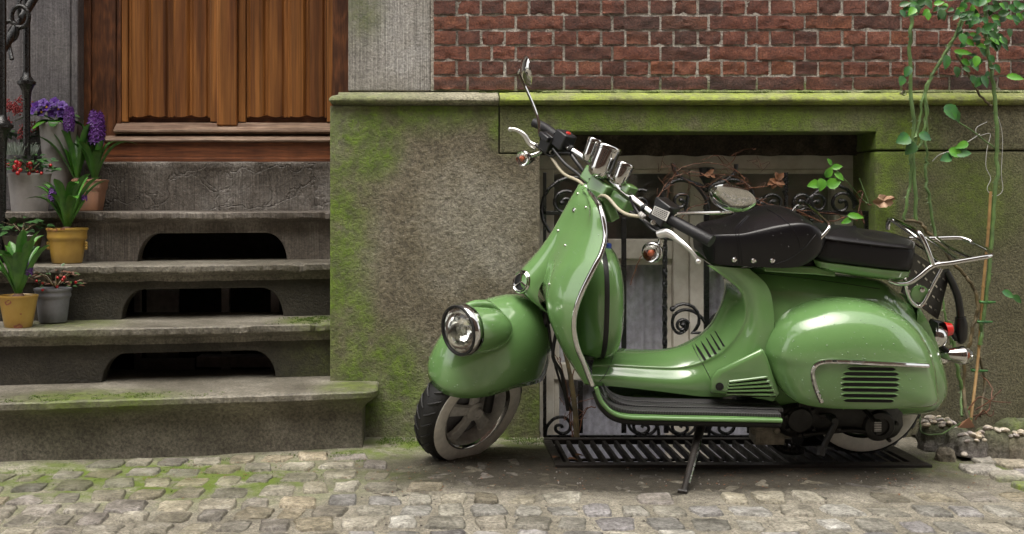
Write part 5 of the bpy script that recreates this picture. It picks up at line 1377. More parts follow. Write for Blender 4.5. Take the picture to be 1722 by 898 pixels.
# cables
M['hose'] = simple('tan cable', (.42, .38, .28), .45)
rb([(924, 258, -.20), (931, 270, -.18), (948, 292, -.12), (972, 304, -.05), (990, 318, .0)], .0052, 'clutch_cable', M['hose']); rb([(1003, 341, .03), (1006, 333, .05), (1014, 329, .07), (1024, 334, .10), (1040, 352, .14), (1056, 361, .18), (1076, 364, .20)], .0055, 'brake_cable', M['hose'])
rb([(930, 250, -.18), (950, 275, -.12), (975, 295, -.06), (990, 316, .0)], .006, 'wire_loom', M['blackp']); rb([(955, 252, -.15), (975, 280, -.08), (1000, 310, .02)], .007, 'wire_loom', M['blackp']); rb([(1060, 330, .12), (1068, 350, .14), (1085, 372, .18), (1105, 385, .23)], .006, 'wire_loom', M['blackp'])
for p in ((925, 254, -.2), (1080, 363, .205)):
    c_ = HB(*p); mb = MB(); mb.lathe([(.007, -.012), (.010, -.010), (.007, -.006), (.010, -.002), (.007, .002), (.010, .006), (.006, .010)], c_, bdir, 10); part(mb, 'cable_adjuster', M['alu'])
for p in ((961, 251, -.14), (1084, 350, .16)): c_ = HB(*p); mb = MB(); mb.lathe([(.0135, -.006), (.0135, .006)], c_, bdir, 14); part(mb, 'strap', M['rubber'])

# --- rain drops on the paint and the saddle
def drops(objs, n, rmin, rmax, seed):
    rnd = random.Random(seed); mb = MB()
    for ob, share in objs:
        me = ob.data; tris = []; tot = 0
        for p in me.polygons:
            v = p.normal; wt = p.area*(1 if v.z > .2 or v.y < -.2 else .15); tot += wt; tris.append((tot, p))
        k = int(n*share); picks = sorted(rnd.random()*tot for _ in range(k)); j = 0
        for x in picks:
            while tris[j][0] < x: j += 1
            p = tris[j][1]; vs = [me.vertices[i].co for i in p.vertices][:4]
            a, b = rnd.random(), rnd.random()
            c = vs[0].lerp(vs[1], a).lerp(vs[-1].lerp(vs[-2], a) if len(vs) > 3 else vs[-1], b)
            nn = p.normal.copy(); d = camL-c
            if nn.dot(d) < 0: nn = -nn
            r = rmin+(rmax-rmin)*rnd.random()**3; u = nn.orthogonal().normalized(); w_ = nn.cross(u)
            rg = [[c+(u*cos(2*pi*q/6)+w_*sin(2*pi*q/6))*r*s_+nn*h*r for q in range(6)] for s_, h in ((1.0, -.05), (.8, .38))]
            k0 = len(mb.v); mb.rings(rg, True, False); mb.v.append(tuple(c+nn*r*.55)); 
            for q in range(6): mb.f.append((k0+6+q, k0+6+(q+1) % 6, len(mb.v)-1)); mb.m.append(0)
    me_ = mb.build('rain_drops', M['drop'], sc, auto=90); me_['kind'] = 'stuff'
M['drop'] = simple('water bead', (.17, .31, .14), .06, spec=.9, coat=1)
drops([(cowl, .26), (leg, .22), (fender, .24), (tun, .08), (body, .10), (hh, .05), (cl, .05)], 1500, .0009, .0026, 1)
M['drop'] = simple('water bead on vinyl', (.012, .012, .013), .06, spec=.9, coat=1)
drops([(seat, .8), (pil, .2)], 160, .0008, .0022, 2)
# ================================================================ pots and plants on the steps
def pot(px, ytop, ybot, wtop, wbot, D, mat, label, name='flower_pot', lip=0, square=False, group='flower pots along the left of the steps', chips=None):
    c = P(px, ybot, D); h = (ybot-ytop)*D/F; r1, r0 = wtop*D/F/2, wbot*D/F/2
    o = empty(name, c, label, 'flower pot', group)
    prof = [(.0001, 0), (r0*.95, 0), (r0, .004)]
    if lip:
        zl = h*(1-lip); rl = r0+(r1-r0)*(1-lip)*.88
        prof += [(r0+(rl-r0)*.5, zl*.5), (rl, zl-.006), (rl*1.0, zl-.004), (rl*1.09, zl+.004), (rl*1.10, zl+.012), (r1*.97, zl+(h-zl)*.5), (r1, h-.010), (r1*1.04, h-.008), (r1*1.04, h-.001), (r1*.99, h)]
    else: prof += [(r0+(r1-r0)*t, h*t) for t in (.25, .5, .75)]+[(r1*.99, h-.008), (r1*1.01, h-.004), (r1*1.0, h), (r1*.95, h)]
    prof += [(r1*.88, h-.006), (r1*.84, h-.03)]
    mb = MB()
    if square:
        rg = [[Vector((sx*r*q, sy*r*q, z)) for sx, sy, q in ((-1, -1, .9), (0, -1, .93), (1, -1, .9), (1, 0, .93), (1, 1, .9), (0, 1, .93), (-1, 1, .9), (-1, 0, .93))] for r, z in prof]
        rg = [cat(r, 4, closed=True) if i > 0 else [r[k//4] for k in range(32)] for i, r in enumerate(rg)]
        mb.rings(rg, True, False)
    else: mb.lathe(prof, (0, 0, 0), (0, 0, 1), 36)
    mb.build('pot_wall', M[mat], o, auto=40)
    mb = MB(); n = 20; rg = []
    for s_ in (1, .6, .2): rg.append([Vector((cos(2*pi*k/n)*r1*.9*s_, sin(2*pi*k/n)*r1*.9*s_, h-.016+.006*nz(k, s_*9, px))) for k in range(n)])
    mb.rings(rg, True, True); mb.build('soil', M['soil'], o)
    if chips:
        mb = MB()
        for (a, zf, s_) in chips:
            rr = (r0+(r1-r0)*zf)*1.006; n = 9; cen = Vector((sin(a)*rr, -cos(a)*rr, h*zf)); ring = []
            rnd = random.Random(int(a*100)+3)
            for k in range(n):
                t = 2*pi*k/n; q = s_*rnd.uniform(.6, 1.15); aa = a+cos(t)*q/rr; zz = h*zf+sin(t)*q*.7; r_ = (r0+(r1-r0)*max(0, min(1, zz/h)))*1.012+(.003 if lip and zz > h*(1-lip) else 0)
                ring.append(Vector((sin(aa)*r_, -cos(aa)*r_, max(.001, min(h, zz)))))
            mb.add(ring+[cen*1.0], [tuple(range(n))])
        mb.build('glaze_chip', M['chip'], o, smooth=False)
    return o, Vector((c.x, c.y, c.z+h)), r1
def blade(base, tip, w, mat, name, par, droop=.0, fold=.35, n=9, wfun=None):
    """one strap-shaped leaf, channelled along its length"""
    base, tip = Vector(base), Vector(tip); d = tip-base; L = d.length; side = d.cross(Vector((0, 0, 1)))
    if side.length < 1e-5: side = Vector((1, 0, 0))
    side.normalize(); out = Vector((d.x, d.y, 0)); out = out.normalized() if out.length > 1e-5 else Vector((0, -1, 0))
    rg = []
    ang = random.uniform(-.6, .6); 
    for i in range(n+1):
        t = i/n; p = base+d*t+Vector((0, 0, 1))*(L*.14*sin(pi*t))+out*(droop*L*t*t)-Vector((0, 0, 1))*(droop*L*t**3)
        ww = w*(wfun(t) if wfun else (.55+.6*sin(min(1, t*1.25)*pi*.62))*(1-max(0, (t-.72)/.28)**2.2))
        up = side.cross(d).normalized(); up = up if up.z > 0 else -up
        rg.append([p-side*ww*.5+up*ww*fold*.5, p-side*ww*.25+up*ww*fold*.14, p, p+side*ww*.25+up*ww*fold*.14, p+side*ww*.5+up*ww*fold*.5])
    mb = MB(); mb.grid(rg); return mb.build(name, mat, par, auto=80, world=True)
def leaf_mesh(mb, p, d, up, L, w, serr=0, curl=.2, mi=0, nseg=5):
    d = d.normalized(); s = d.cross(up); s = s.normalized() if s.length > 1e-4 else Vector((1, 0, 0)); u = s.cross(d); rg = []
    for i in range(nseg+1):
        t = i/nseg; ww = w*.5*(sin(pi*t**.75))**.8 if 0 < i < nseg else .0004
        if serr: ww *= 1+serr*((i % 2)-.5)
        c = p+d*L*t-u*curl*L*t*t
        rg.append([c-s*ww+u*ww*.3, c, c+s*ww+u*ww*.3])
    mb.grid(rg, mi)
def hyacinth(c, r, n, Lpx, D, label, seed, flowers=(), lean=0, group='hyacinths in pots'):
    random.seed(seed); o = empty('hyacinth', c, label, 'plant', group); L = Lpx*D/F
    mb = MB(); mb.ball(c+Vector((0, 0, .0)), .024, 12, sc=(1, 1, .8)); mb.build('bulb', M['bulb'], o, world=True)
    for i in range(n):
        a = 2*pi*i/n+random.uniform(-.3, .3); sp = random.uniform(.22, .62); q = L*random.uniform(.72, 1.05)
        tip = c+Vector((cos(a)*q*sp+lean*q, sin(a)*q*sp*.7, q*sqrt(max(.1, 1-sp*sp))))
        blade(c+Vector((cos(a)*.008, sin(a)*.008, .006)), tip, .033, M['leaf'], 'leaf', o, droop=random.choice((0, .05, .12, .3)), fold=.5)
    for (fx, fz, hgt, rad) in flowers:
        f = c+Vector((fx, -.01, fz)); st = MB(); st.tube([c+Vector((0, 0, .01)), f], .005, 6); st.build('stem', M['leaf'], o, world=True)
        mb = MB(); k = int(hgt*900)
        for i in range(k):
            t = (i+.5)/k; a = i*2.4; rr = rad*(sin(pi*(.14+.80*t)))**.55; cc = f+Vector((cos(a)*rr*.55, sin(a)*rr*.55, hgt*t))
            dr = Vector((cos(a), sin(a), random.uniform(-.1, .5)))
            for q in range(5):
                b = 2*pi*q/5+i; u = dr.normalized().orthogonal().normalized(); v_ = dr.normalized().cross(u)
                leaf_mesh(mb, cc+dr.normalized()*rad*.22, dr.normalized()*.55+(u*cos(b)+v_*sin(b)), dr, rad*.50, rad*.20, curl=.3, nseg=3)
            mb.tube([cc, cc+dr.normalized()*rad*.3], [rad*.07, rad*.10], 4)
        mb.build('flower_spike', M['violet'], o, world=True, auto=80)
    return o
# tall grey pot with primrose
_, t1, r1 = pot(98, 208, 330, 62, 40, 4.62, 'zinc', 'tall tapered grey pot with purple primroses next to the door jamb', 'tall_pot')
# tall grey pot with berries
_, t2, r2 = pot(50, 292, 432, 70, 44, 4.36, 'zinc', 'tall tapered grey pot with red berry plant between the railing posts', 'tall_pot')
_, t3, r3 = pot(152, 302, 354, 51, 36, 4.57, 'terracotta', 'small terracotta pot holding the tall purple hyacinths beside the top step', lip=.33, square=True)
_, t4, r4 = pot(113, 383, 442, 66, 50, 4.22, 'yellowpot', 'yellow glazed pot with rolled rim and side handles on the third step', lip=.34, chips=[(-.3, .97, .014), (.1, .98, .012), (-.7, .96, .01)])
_, t5, r5 = pot(38, 396, 442, 64, 46, 4.20, 'brownpot', 'low brown glazed bowl with dark leaves left of the yellow pot')
_, t6, r6 = pot(31, 496, 550, 64, 44, 3.88, 'yellowpot', 'chipped yellow pot at the front left on the second step', chips=[(-.2, .80, .015), (.35, .05, .018), (.5, .45, .004)])
_, t7, r7 = pot(89, 484, 541, 59, 46, 4.02, 'zinc2', 'grey banded metal pot with bronze berry plant right of the chipped yellow pot', lip=.28)
for sgn in (-1, 1):
    mb = MB(); c = P(113+sgn*31, 413, 4.21)
    for k in range(3): mb.ball(c+Vector((sgn*.002, 0, (k-1)*.010)), .007, 8)
    hnd = mb.build('pot_handle', M['yellowpot'], bpy.data.objects['flower_pot.001'] if 'flower_pot.001' in bpy.data.objects else None, world=True)
hyacinth(t3+Vector((.018, 0, -.01)), r3, 10, 100, 4.57, 'tall hyacinth with dense violet flower spike in the square terracotta pot', 11, [(.01, .165, .125, .040)])
hyacinth(t3+Vector((-.055, -.01, -.01)), r3, 8, 105, 4.57, 'thinner hyacinth with sparse violet spike at the left of the terracotta pot', 12, [(-.03, .215, .10, .026)], lean=-.12)
hyacinth(t4+Vector((.0, 0, -.012)), r4, 15, 118, 4.22, 'broad leaved hyacinth with small purple buds in the rolled rim yellow pot', 13, [(-.045, .12, .05, .026), (.07, .12, .02, .014)])
hyacinth(t6+Vector((.0, 0, -.01)), r6, 17, 125, 3.88, 'bright green hyacinth with tiny violet buds in the chipped front yellow pot', 15, [(.04, .085, .04, .018)])
# primrose
random.seed(21)
pr_ = empty('primrose', t1, 'purple primroses with yellow eyes and broad leaves in the tall pot by the jamb', 'plant')
for i in range(11):
    a = 2*pi*i/11+.2; q = random.uniform(.07, .14); blade(t1+Vector((0, 0, 0)), t1+Vector((cos(a)*q*1.1, sin(a)*q*.8, random.uniform(-.01, .05))), .06, M['leaf_light'] if i % 2 else M['leaf'], 'leaf', pr_, droop=.2, fold=.15, wfun=lambda t: sin(pi*min(.97, t*.8+.14))**.7)
def petals(mb, c, nrm, r, n=5, mi=0):
    nrm = nrm.normalized(); u = nrm.orthogonal().normalized(); v = nrm.cross(u)
    for k in range(n):
        a = 2*pi*k/n; d = u*cos(a)+v*sin(a); leaf_mesh(mb, c, d+nrm*.25, nrm, r, r*1.05, curl=.15, mi=mi, nseg=4)
for i, (ax_, az_) in enumerate([(-.055, .045), (-.03, .065), (-.075, .07), (-.015, .04), (.015, .055), (-.045, .085), (.035, .075), (0, .09), (.05, .055), (-.09, .05), (-.02, .075), (.03, .04)]):
    mb = MB(); c = t1+Vector((ax_, -.05+random.uniform(-.01, .02), az_)); nv = Vector((random.uniform(-.4, .4), -1, random.uniform(.1, .7)))
    petals(mb, c, nv, .024); mb.ball(c+nv.normalized()*.003, .0055, 6, mi=1); mb.build('flower', [M['purple'], M['yellow_eye'] if i in (0, 1, 4) else M['purple']], pr_, world=True)
# bushy plants
def bush(c, rx, ry, rz, n, L, w, mats, label, cat_='plant', name='berry_plant', berries=0, seed=1, lf='leaf', bsz=.008, stems=7, group=None):
    random.seed(seed); o = empty(name, c, label, cat_, group)
    mb = MB()
    for i in range(stems):
        a = 2*pi*i/stems; mb.tube([c, c+Vector((cos(a)*rx*.4, sin(a)*ry*.4, rz*.5)), c+Vector((cos(a)*rx*.8, sin(a)*ry*.8, rz*random.uniform(.5, 1.0)))], [.003, .002, .001], 5)
    mb.build('stem', M['cane_brown'], o, world=True)
    for i in range(n):
        a = random.uniform(0, 2*pi); q = sqrt(random.random()); p = c+Vector((cos(a)*rx*q, sin(a)*ry*q, rz*random.uniform(.1, 1)*(1.1-q*.6)))
        mb = MB(); d = Vector((cos(a)+random.uniform(-.6, .6), sin(a)+random.uniform(-.6, .6), random.uniform(-.3, .6)))
        leaf_mesh(mb, p, d, Vector((random.uniform(-.3, .3), -.4, 1)), L*random.uniform(.7, 1.15), w*random.uniform(.8, 1.1), curl=random.uniform(0, .3))
        mb.build(lf, mats[i % len(mats)], o, world=True, auto=80)
    for i in range(berries):
        a = random.uniform(pi, 2*pi); mb = MB(); mb.ball(c+Vector((cos(a)*rx*random.uniform(.2, 1.05), sin(a)*ry*1.05, rz*random.uniform(-.05, .55))), bsz*random.uniform(.8, 1.1), 10)
        mb.build('berry', M['berry'], o, world=True)
    return o
bush(t2+Vector((.0, 0, 0)), .105, .10, .085, 85, .034, .020, [M['leaf_dark'], M['leaf_rose'], M['leaf_dark']], 'round leaved wintergreen full of bright red berries in the tall grey pot', berries=26, seed=31, bsz=.0085)
bush(t5+Vector((.0, 0, .01)), .10, .08, .06, 34, .038, .028, [M['leaf_dark']], 'low dark cyclamen leaves in the brown glazed bowl', name='leafy_plant', seed=32)
bush(t7+Vector((.01, 0, 0)), .10, .08, .085, 70, .024, .015, [M['leaf_red'], M['leaf_red'], M['leaf_dark']], 'bronze red leaved plant with scattered berries in the grey banded pot', berries=9, seed=33, bsz=.006)
# skimmia behind the railing
random.seed(41); c = P(28, 258, 4.62)
sk = empty('skimmia', c, 'dark red skimmia bush behind the railing below the left jamb', 'plant')
for i in range(46):
    mb = MB(); a = random.uniform(0, 2*pi); leaf_mesh(mb, c+Vector((cos(a)*.06, sin(a)*.04, random.uniform(0, .1))), Vector((cos(a), sin(a), .5)), Vector((0, 0, 1)), .05, .018); mb.build('leaf', M['leaf_dark'], sk, world=True)
for i in range(16):
    mb = MB(); a = random.uniform(0, 2*pi); cc = c+Vector((cos(a)*.075, sin(a)*.05-.02, .08+random.uniform(0, .14)))
    for k in range(38):
        v = Vector((random.gauss(0, 1), random.gauss(0, 1), random.gauss(0, 1))).normalized()*random.uniform(.008, .026); mb.ball(cc+v, .0036, 5)
    mb.build('bud_cluster', M['skimmia'], sk, world=True)
mb = MB(); mb.lathe([(.0001, 0), (.06, 0), (.075, .1), (.07, .1), (.066, .09)], c+Vector((0, 0, -.1)), (0, 0, 1), 24); 
tag(mb.build('flower_pot', M['zinc2'], None), 'dark pot under the red skimmia behind the railing', 'flower pot', 'flower pots along the left of the steps')
# silver plant
random.seed(42); c = P(30, 268, 4.5); sv = empty('silver_plant', c, 'pale silver cushion plant behind the berry pot at the left edge', 'plant')
mb = MB()
for i in range(200):
    a = random.uniform(0, 2*pi); q = sqrt(random.random())*.075; p = c+Vector((cos(a)*q, sin(a)*q, .02)); d = Vector((cos(a)*q*5, sin(a)*q*5, 1))
    mb.tube([p, p+d.normalized()*random.uniform(.02, .055)+Vector((random.uniform(-.01, .01), 0, 0))], [.0018, .0012], 4)
mb.build('foliage', M['silver'], sv, world=True)

# ================================================================ climbing rose, stake, wires
DR = 3.83
def rp(px, py, d=0): return P(px, py, DR+d)
rose = empty('climbing_rose', P(1612, 705, 3.72), 'climbing rose with thorny green canes against the wall right of the scooter', 'climbing plant')
def cane(pts, r=.006, mat='cane', name='cane', thorns=10, r1=None, par=None):
    r *= .86; q = [rp(*p) for p in pts]; mb = MB(); rr = [r+((r1 if r1 is not None else r)-r)*i/(len(q)-1) for i in range(len(q))]
    Q, RR = cat(q, 7, rr); 
    for i in range(1, len(Q)-1): Q[i] = Q[i]+Vector((nz(i*.45, q[0].x*9, 1), nz(i*.5, 2, q[0].x), 0))*.009
    mb.tube(Q, RR, 8)
    for i in range(thorns):
        k = random.randrange(1, len(Q)-1); t = (Q[k+1]-Q[k-1]).normalized(); s_ = t.cross(Vector((0, 1, 0))).normalized()*random.choice((1, -1))
        mb.tube([Q[k]+s_*RR[k]*.7, Q[k]+s_*(RR[k]+.007)+Vector((0, 0, -.003))], [.0028, .0003], 4)
    mb.build(name, M[mat], par or rose, world=True); return Q
random.seed(51)
cane([(1533, -20), (1532, 30), (1531, 89), (1534, 178), (1537, 267), (1541, 372)], .0078, thorns=26)
cane([(1531, 250), (1530, 300), (1521, 370)], .0065, thorns=10)
cane([(1624, -10), (1612, 50), (1592, 82), (1570, 125), (1558, 147), (1557, 200), (1548, 240), (1530, 268)], .0058, thorns=10)
cane([(1618, 30), (1594, 80), (1566, 130), (1552, 170), (1545, 215), (1536, 245)], .0055, thorns=8)
cane([(1558, 272), (1557, 300), (1563, 340), (1573, 398)], .0062, thorns=8)
cane([(1555, 150), (1558, 210), (1557, 272)], .0050, thorns=4)
cane([(1656, -10), (1658, 40), (1662, 89), (1669, 130), (1674, 178), (1677, 267), (1671, 356), (1667, 410), (1661, 480), (1652, 545), (1648, 580)], .0082, thorns=22)
cane([(1608, 90), (1630, 130), (1652, 165), (1668, 178)], .0050, 'cane_brown', thorns=4)
cane([(1612, 205), (1640, 225), (1682, 255)], .0030, thorns=0)
cane([(1521, 371), (1545, 374), (1562, 392), (1580, 412), (1602, 440), (1625, 465), (1641, 490), (1645, 520), (1636, 550), (1628, 590), (1620, 650), (1628, 705, -.1)], .0072, 'cane_brown', thorns=8)
cane([(1598, 540), (1606, 590), (1614, 640), (1626, 690), (1632, 705, -.08)], .0075, thorns=10); cane([(1612, 620), (1615, 660), (1618, 700, -.08)], .005, thorns=6)
cane([(1586, 500), (1592, 540), (1600, 580)], .0045, thorns=3)
cane([(1648, 600), (1655, 650), (1648, 700, -.08)], .0055, 'cane_brown', thorns=2)
for pts in ([(1628, 690, -.08), (1645, 668, -.08), (1670, 675, -.1), (1700, 677, -.1)], [(1636, 700, -.08), (1660, 690, -.1), (1668, 655, -.06), (1650, 630)], [(1640, 690, -.09), (1665, 672, -.1), (1685, 655, -.1)], [(1640, 706, -.09), (1652, 690, -.1), (1665, 700, -.1), (1672, 690, -.1)]):
    cane(pts, .0030, 'vine', 'twig', 0, .0015)
cane([(1532, 718, -.1), (1545, 700, -.12), (1552, 728, -.2), (1580, 730, -.2), (1610, 715, -.15), (1632, 705, -.1)], .0032, 'cane', 'runner', 0)
# rose leaves
def rleaf(px, py, L, ang, w=.62, mat='leaf_rose', d=-.03, tilt=.25, par=None):
    c = rp(px, py, d); s_ = L*DR/F; dr = Vector((cos(radians(ang)), -tilt, sin(radians(ang)))); mb = MB()
    leaf_mesh(mb, c, dr, Vector((random.uniform(-.3, .3), -1, random.uniform(.1, .5))), s_, s_*w, serr=.14, curl=random.uniform(0, .25), nseg=10); mb.build('leaf', M[mat], par or rose, world=True, auto=80)
for a in [(1590, 176, 30, -60, .8), (1602, 182, 26, -70, .55, 'leaf_dark'), (1530, 230, 26, 200, .9), (1538, 240, 26, 230, .8, 'leaf_dark'), (1545, 225, 22, -30, .8), (1530, 262, 0.1, 0), (1595, 252, 26, -25, .7, 'leaf_light'), (1600, 262, 24, 200, .7), (1604, 258, 28, 5, .65),
          (1628, 240, 26, 200, .5, 'leaf_light'), (1630, 100, 24, -50, .7), (1650, 128, 22, -60, .7), (1648, 130, 20, 240, .7), (1692, 128, 28, -10, .45, 'leaf_light'), (1518, 128, 18, -110, .8), (1530, 112, 20, 240, .7), (1592, 92, 26, -100, .6), (1604, 86, 28, -10, .35, 'leaf_light'),
          (1685, 490, 22, -25, .6), (1704, 496, 18, -50, .6, 'leaf_dark'), (1672, 108, 18, -60, .6)]: rleaf(*a)
for cx_, cy_, sx_, sy_, n_ in ((1530, 8, 24, 12, 16), (1572, 12, 18, 10, 9), (1640, 22, 36, 26, 44), (1668, 55, 24, 24, 26), (1632, 70, 26, 30, 20), (1700, 15, 26, 20, 22), (1650, -6, 50, 14, 20), (1640, 110, 34, 24, 8)):
    for i in range(n_):
        rleaf(random.gauss(cx_, sx_*.6), random.gauss(cy_, sy_*.6), random.uniform(11, 20), random.uniform(-160, 30), random.uniform(.5, .75), random.choice(('leaf_rose', 'leaf_rose', 'leaf_dark', 'leaf_dark', 'leaf_light')), d=random.uniform(-.08, .04))
rleaf(1628, 58, 26, -20, .5, 'leaf_brown'); rleaf(1636, 0, 24, -60, .5, 'leaf_brown')
# bamboo stake
st = MB(); q = [rp(1666, 322), rp(1661, 400), rp(1652, 500), rp(1645, 600), rp(1632, 712, -.08)]; Q = cat(q, 6); st.tube(Q, .0052, 8)
for k in (5, 11, 17): st.tube([Q[k], Q[k]+Vector((0, 0, .006))], .0068, 8)
stake = tag(st.build('bamboo_stake', M['bamboo'], None), 'thin yellow bamboo stake tied to the rose right of the luggage rack', 'stake')
for px, py in ((1653, 508), (1648, 541), (1640, 623)):
    mb = MB(); c = rp(px, py); mb.lathe([(.014, -.005), (.016, 0), (.014, .005)], c, (.1, 0, 1), 12)
    mb.tube([c+Vector((.012, -.01, 0)), c+Vector((.035, -.02, .002))], [.005, .003], 6); tag(mb.build('plant_tie', M['leaf_rose'], None), {508: 'topmost green plant tie round the bamboo stake below the rack', 541: 'middle green plant tie on the bamboo stake beside the cable lock', 623: 'lowest green plant tie on the bamboo stake level with the rear indicator'}[py], 'plant tie', 'green ties holding the rose to the stake')
mb = MB(); mb.tube([rp(*p) for p in [(1660, 205), (1642, 215), (1645, 228), (1665, 225), (1660, 250), (1658, 280), (1666, 300), (1660, 318), (1672, 330), (1686, 320), (1684, 290), (1686, 230), (1678, 195)]], .0010, 5, smooth=5)
tag(mb.build('garden_wire', M['wire'], None), 'pale thin wire looped round the right rose cane', 'wire')
mb = MB(); mb.tube([P(1568, 271, DP-.02), P(1580, 260, DP-.04), P(1600, 253, DP-.04), P(1625, 240, DP-.04), P(1648, 225, DP-.03)], .0016, 5, smooth=4)
tag(mb.build('garden_wire', M['wire'], None), 'short pale wire between the two rose canes under the ledge', 'wire')
mb = MB(); c = P(1514, 158, 3.89); mb.tube([c, c+Vector((0, -.03, 0))], .004, 8); mb.tube([c+Vector((0, -.03, 0))+Vector((cos(k*pi/6)*.008, 0, sin(k*pi/6)*.008)) for k in range(13)], .002, 6); tag(mb.build('wall_hook', M['chrome_dull'], None), 'small metal eye hook screwed in the mossy ledge', 'hook')
# dry vine on the grille
vine = empty('dry_vine', P(1110, 370, DG-.02), 'tangle of dry reddish vine stems over the top of the window grille', 'climbing plant')
random.seed(61)
def vpath(pts, r=.0016, wob=.006, name='stem', mat='vine'):
    q = cat([P(a, b, DG-.025+random.uniform(-.015, .01)) for a, b in pts], 6); q = [p+Vector((random.gauss(0, wob*.3), random.gauss(0, wob*.2), random.gauss(0, wob*.3))) for p in q]
    mb = MB(); mb.tube(q, r, 5); mb.build(name, M[mat], vine, world=True)
for pts in ([(1118, 362), (1122, 330), (1130, 300), (1150, 280), (1190, 274), (1230, 283), (1250, 300), (1266, 340)], [(1100, 345), (1120, 310), (1140, 295), (1170, 290), (1215, 300), (1240, 325)], [(1131, 275), (1160, 295), (1200, 292), (1240, 300), (1275, 345), (1292, 352)],
            [(1180, 270), (1210, 262), (1235, 285), (1262, 310)], [(1250, 318), (1290, 312), (1305, 302)], [(1262, 330), (1300, 345), (1340, 352), (1400, 360), (1440, 370)], [(1150, 300), (1185, 315), (1220, 290)], [(1262, 345), (1330, 350), (1380, 372), (1420, 366)],
            [(1445, 358), (1450, 370), (1454, 376)], [(1300, 360), (1350, 362), (1385, 375)], [(1110, 350), (1090, 362), (1130, 340)], [(1140, 380), (1160, 350), (1190, 342)], [(955, 600), (945, 560), (955, 620), (965, 700), (962, 735)], [(962, 735), (958, 680), (966, 610), (950, 560)], [(970, 735), (985, 690), (1002, 685)], [(940, 600), (950, 640), (968, 735)],
            [(1060, 480), (1065, 462), (1078, 430)], [(1010, 425), (1022, 405)], [(1230, 262), (1255, 250), (1272, 252)], [(1205, 262), (1225, 278), (1238, 258)]): vpath(pts, random.uniform(.0012, .0024))
vpath([(1440, 372), (1450, 330), (1452, 325), (1446, 322), (1440, 330), (1450, 338), (1475, 350), (1500, 368)], .002); vpath([(1446, 335), (1448, 355), (1454, 376)], .002)
for pts in ([(1445, 300), (1460, 340), (1446, 330), (1420, 300), (1405, 285), (1398, 278)], ): vpath(pts, .0018, .002, mat='cane')
for i in range(26):
    x, y = random.uniform(1105, 1290), random.uniform(270, 345); vpath([(x, y), (x+random.uniform(-18, 18), y+random.uniform(-16, 16)), (x+random.uniform(-28, 28), y+random.uniform(-24, 24))], .0009)
for i in range(10):
    x, y = random.uniform(935, 985), random.uniform(590, 720); vpath([(x, y), (x+random.uniform(-18, 18), y+random.uniform(-26, 26)), (x+random.uniform(-22, 22), y+random.uniform(-34, 34))], .0012)
mb = MB(); mb.tube([P(*p, 3.96) for p in [(938, 560), (952, 600), (962, 650), (968, 700), (970, 738)]], [.005, .007, .009, .010, .011], 8, smooth=4); mb.build('trunk', M['cane_brown'], vine, world=True)
def vleaf(px, py, L, ang, mat, w=.7, d=-.05):
    c = P(px, py, DG+d); s_ = L*DG/F; mb = MB(); leaf_mesh(mb, c, Vector((cos(radians(ang)), -.3, sin(radians(ang)))), Vector((.2, -1, .3)), s_, s_*w, serr=.1, curl=.2, nseg=8); mb.build('leaf', M[mat], vine, world=True, auto=80)
for a in ((1382, 300, 22, -100, 'leaf_light', .8), (1390, 312, 24, 20, 'leaf_light', .8), (1378, 308, 22, 190, 'leaf_light', .7), (1388, 298, 20, 60, 'leaf_light', .7), (1398, 282, 18, 10, 'leaf_light', .6), (1403, 290, 20, -40, 'leaf_light', .6), (1398, 278, 14, 120, 'leaf_light', .6), (1425, 362, 26, -5, 'leaf_light', .45), (1432, 368, 20, 200, 'leaf_light', .5)): vleaf(*a)
for k in range(9): vleaf(1306+random.uniform(-3, 3), 304+random.uniform(-3, 3), 15, random.uniform(0, 360), 'leaf_brown', .7)
for k in range(4): vleaf(1190+random.uniform(-6, 6), 292, 11, random.uniform(0, 360), 'leaf_brown', .7)
# dry leaf on the wall by the window
random.seed(71); c = P(1486, 338, 3.90); mb = MB(); g = []
n = 22
for s_ in (.05, .5, 1.0):
    row = []
    for k in range(n):
        a = 2*pi*k/n; r_ = .034*s_*(1+(.28*abs(sin(2.5*a))-.12+.1*(k % 2) if s_ > .6 else 0)); row.append(c+Vector((cos(a)*r_, -.012*s_*sin(3*a)-.006*random.random(), sin(a)*r_*.62)))
    g.append(row)
mb.rings(g, True, True); tag(mb.build('dry_leaf', M['leaf_dry'], None, auto=30), 'single withered tan leaf caught on the wall edge beside the window', 'leaf')

# ================================================================ rocks with pebbles
def rock(px, pyb, wpx, hpx, D, label, seed, flat=.6):
    rnd = random.Random(seed); c = P(px, pyb, D); w_, h_ = wpx*D/F/2, hpx*D/F; rg = []; n, m_ = 20, 12
    for i in range(m_+1):
        a = pi/2*1.25*(1-i/m_)-.35; row = []
        for k in range(n):
            b = 2*pi*k/n; c_, s_ = cos(b), sin(b); q = 1/((abs(c_)**4+abs(s_)**4)**.25)
            e = max(0, cos(max(a, 0)))**.45 if i < m_ else .0
            t = i/m_; e = (1-t**5)**.5*(1-.12*t)+.0
            zz = h_*min(1, (t*1.05)**.75)
            d = 1+.22*nz(c_*1.6+seed, s_*1.6, t*2)+.10*nz(c_*5+seed, s_*5, t*6)
            row.append(Vector((c_*q*w_*e*d, s_*q*w_*.62*e*d, -.02+(zz+.02)*(1+.12*nz(c_*2, s_*2, seed)))))
        rg.append(row)
    mb = MB(); mb.rings(rg, True, True); o = mb.build('rock', M['rock'], None, auto=45); o.location = (c.x, c.y, c.z); tag(o, label, 'rock', 'rough stones edging the rose bed'); return o
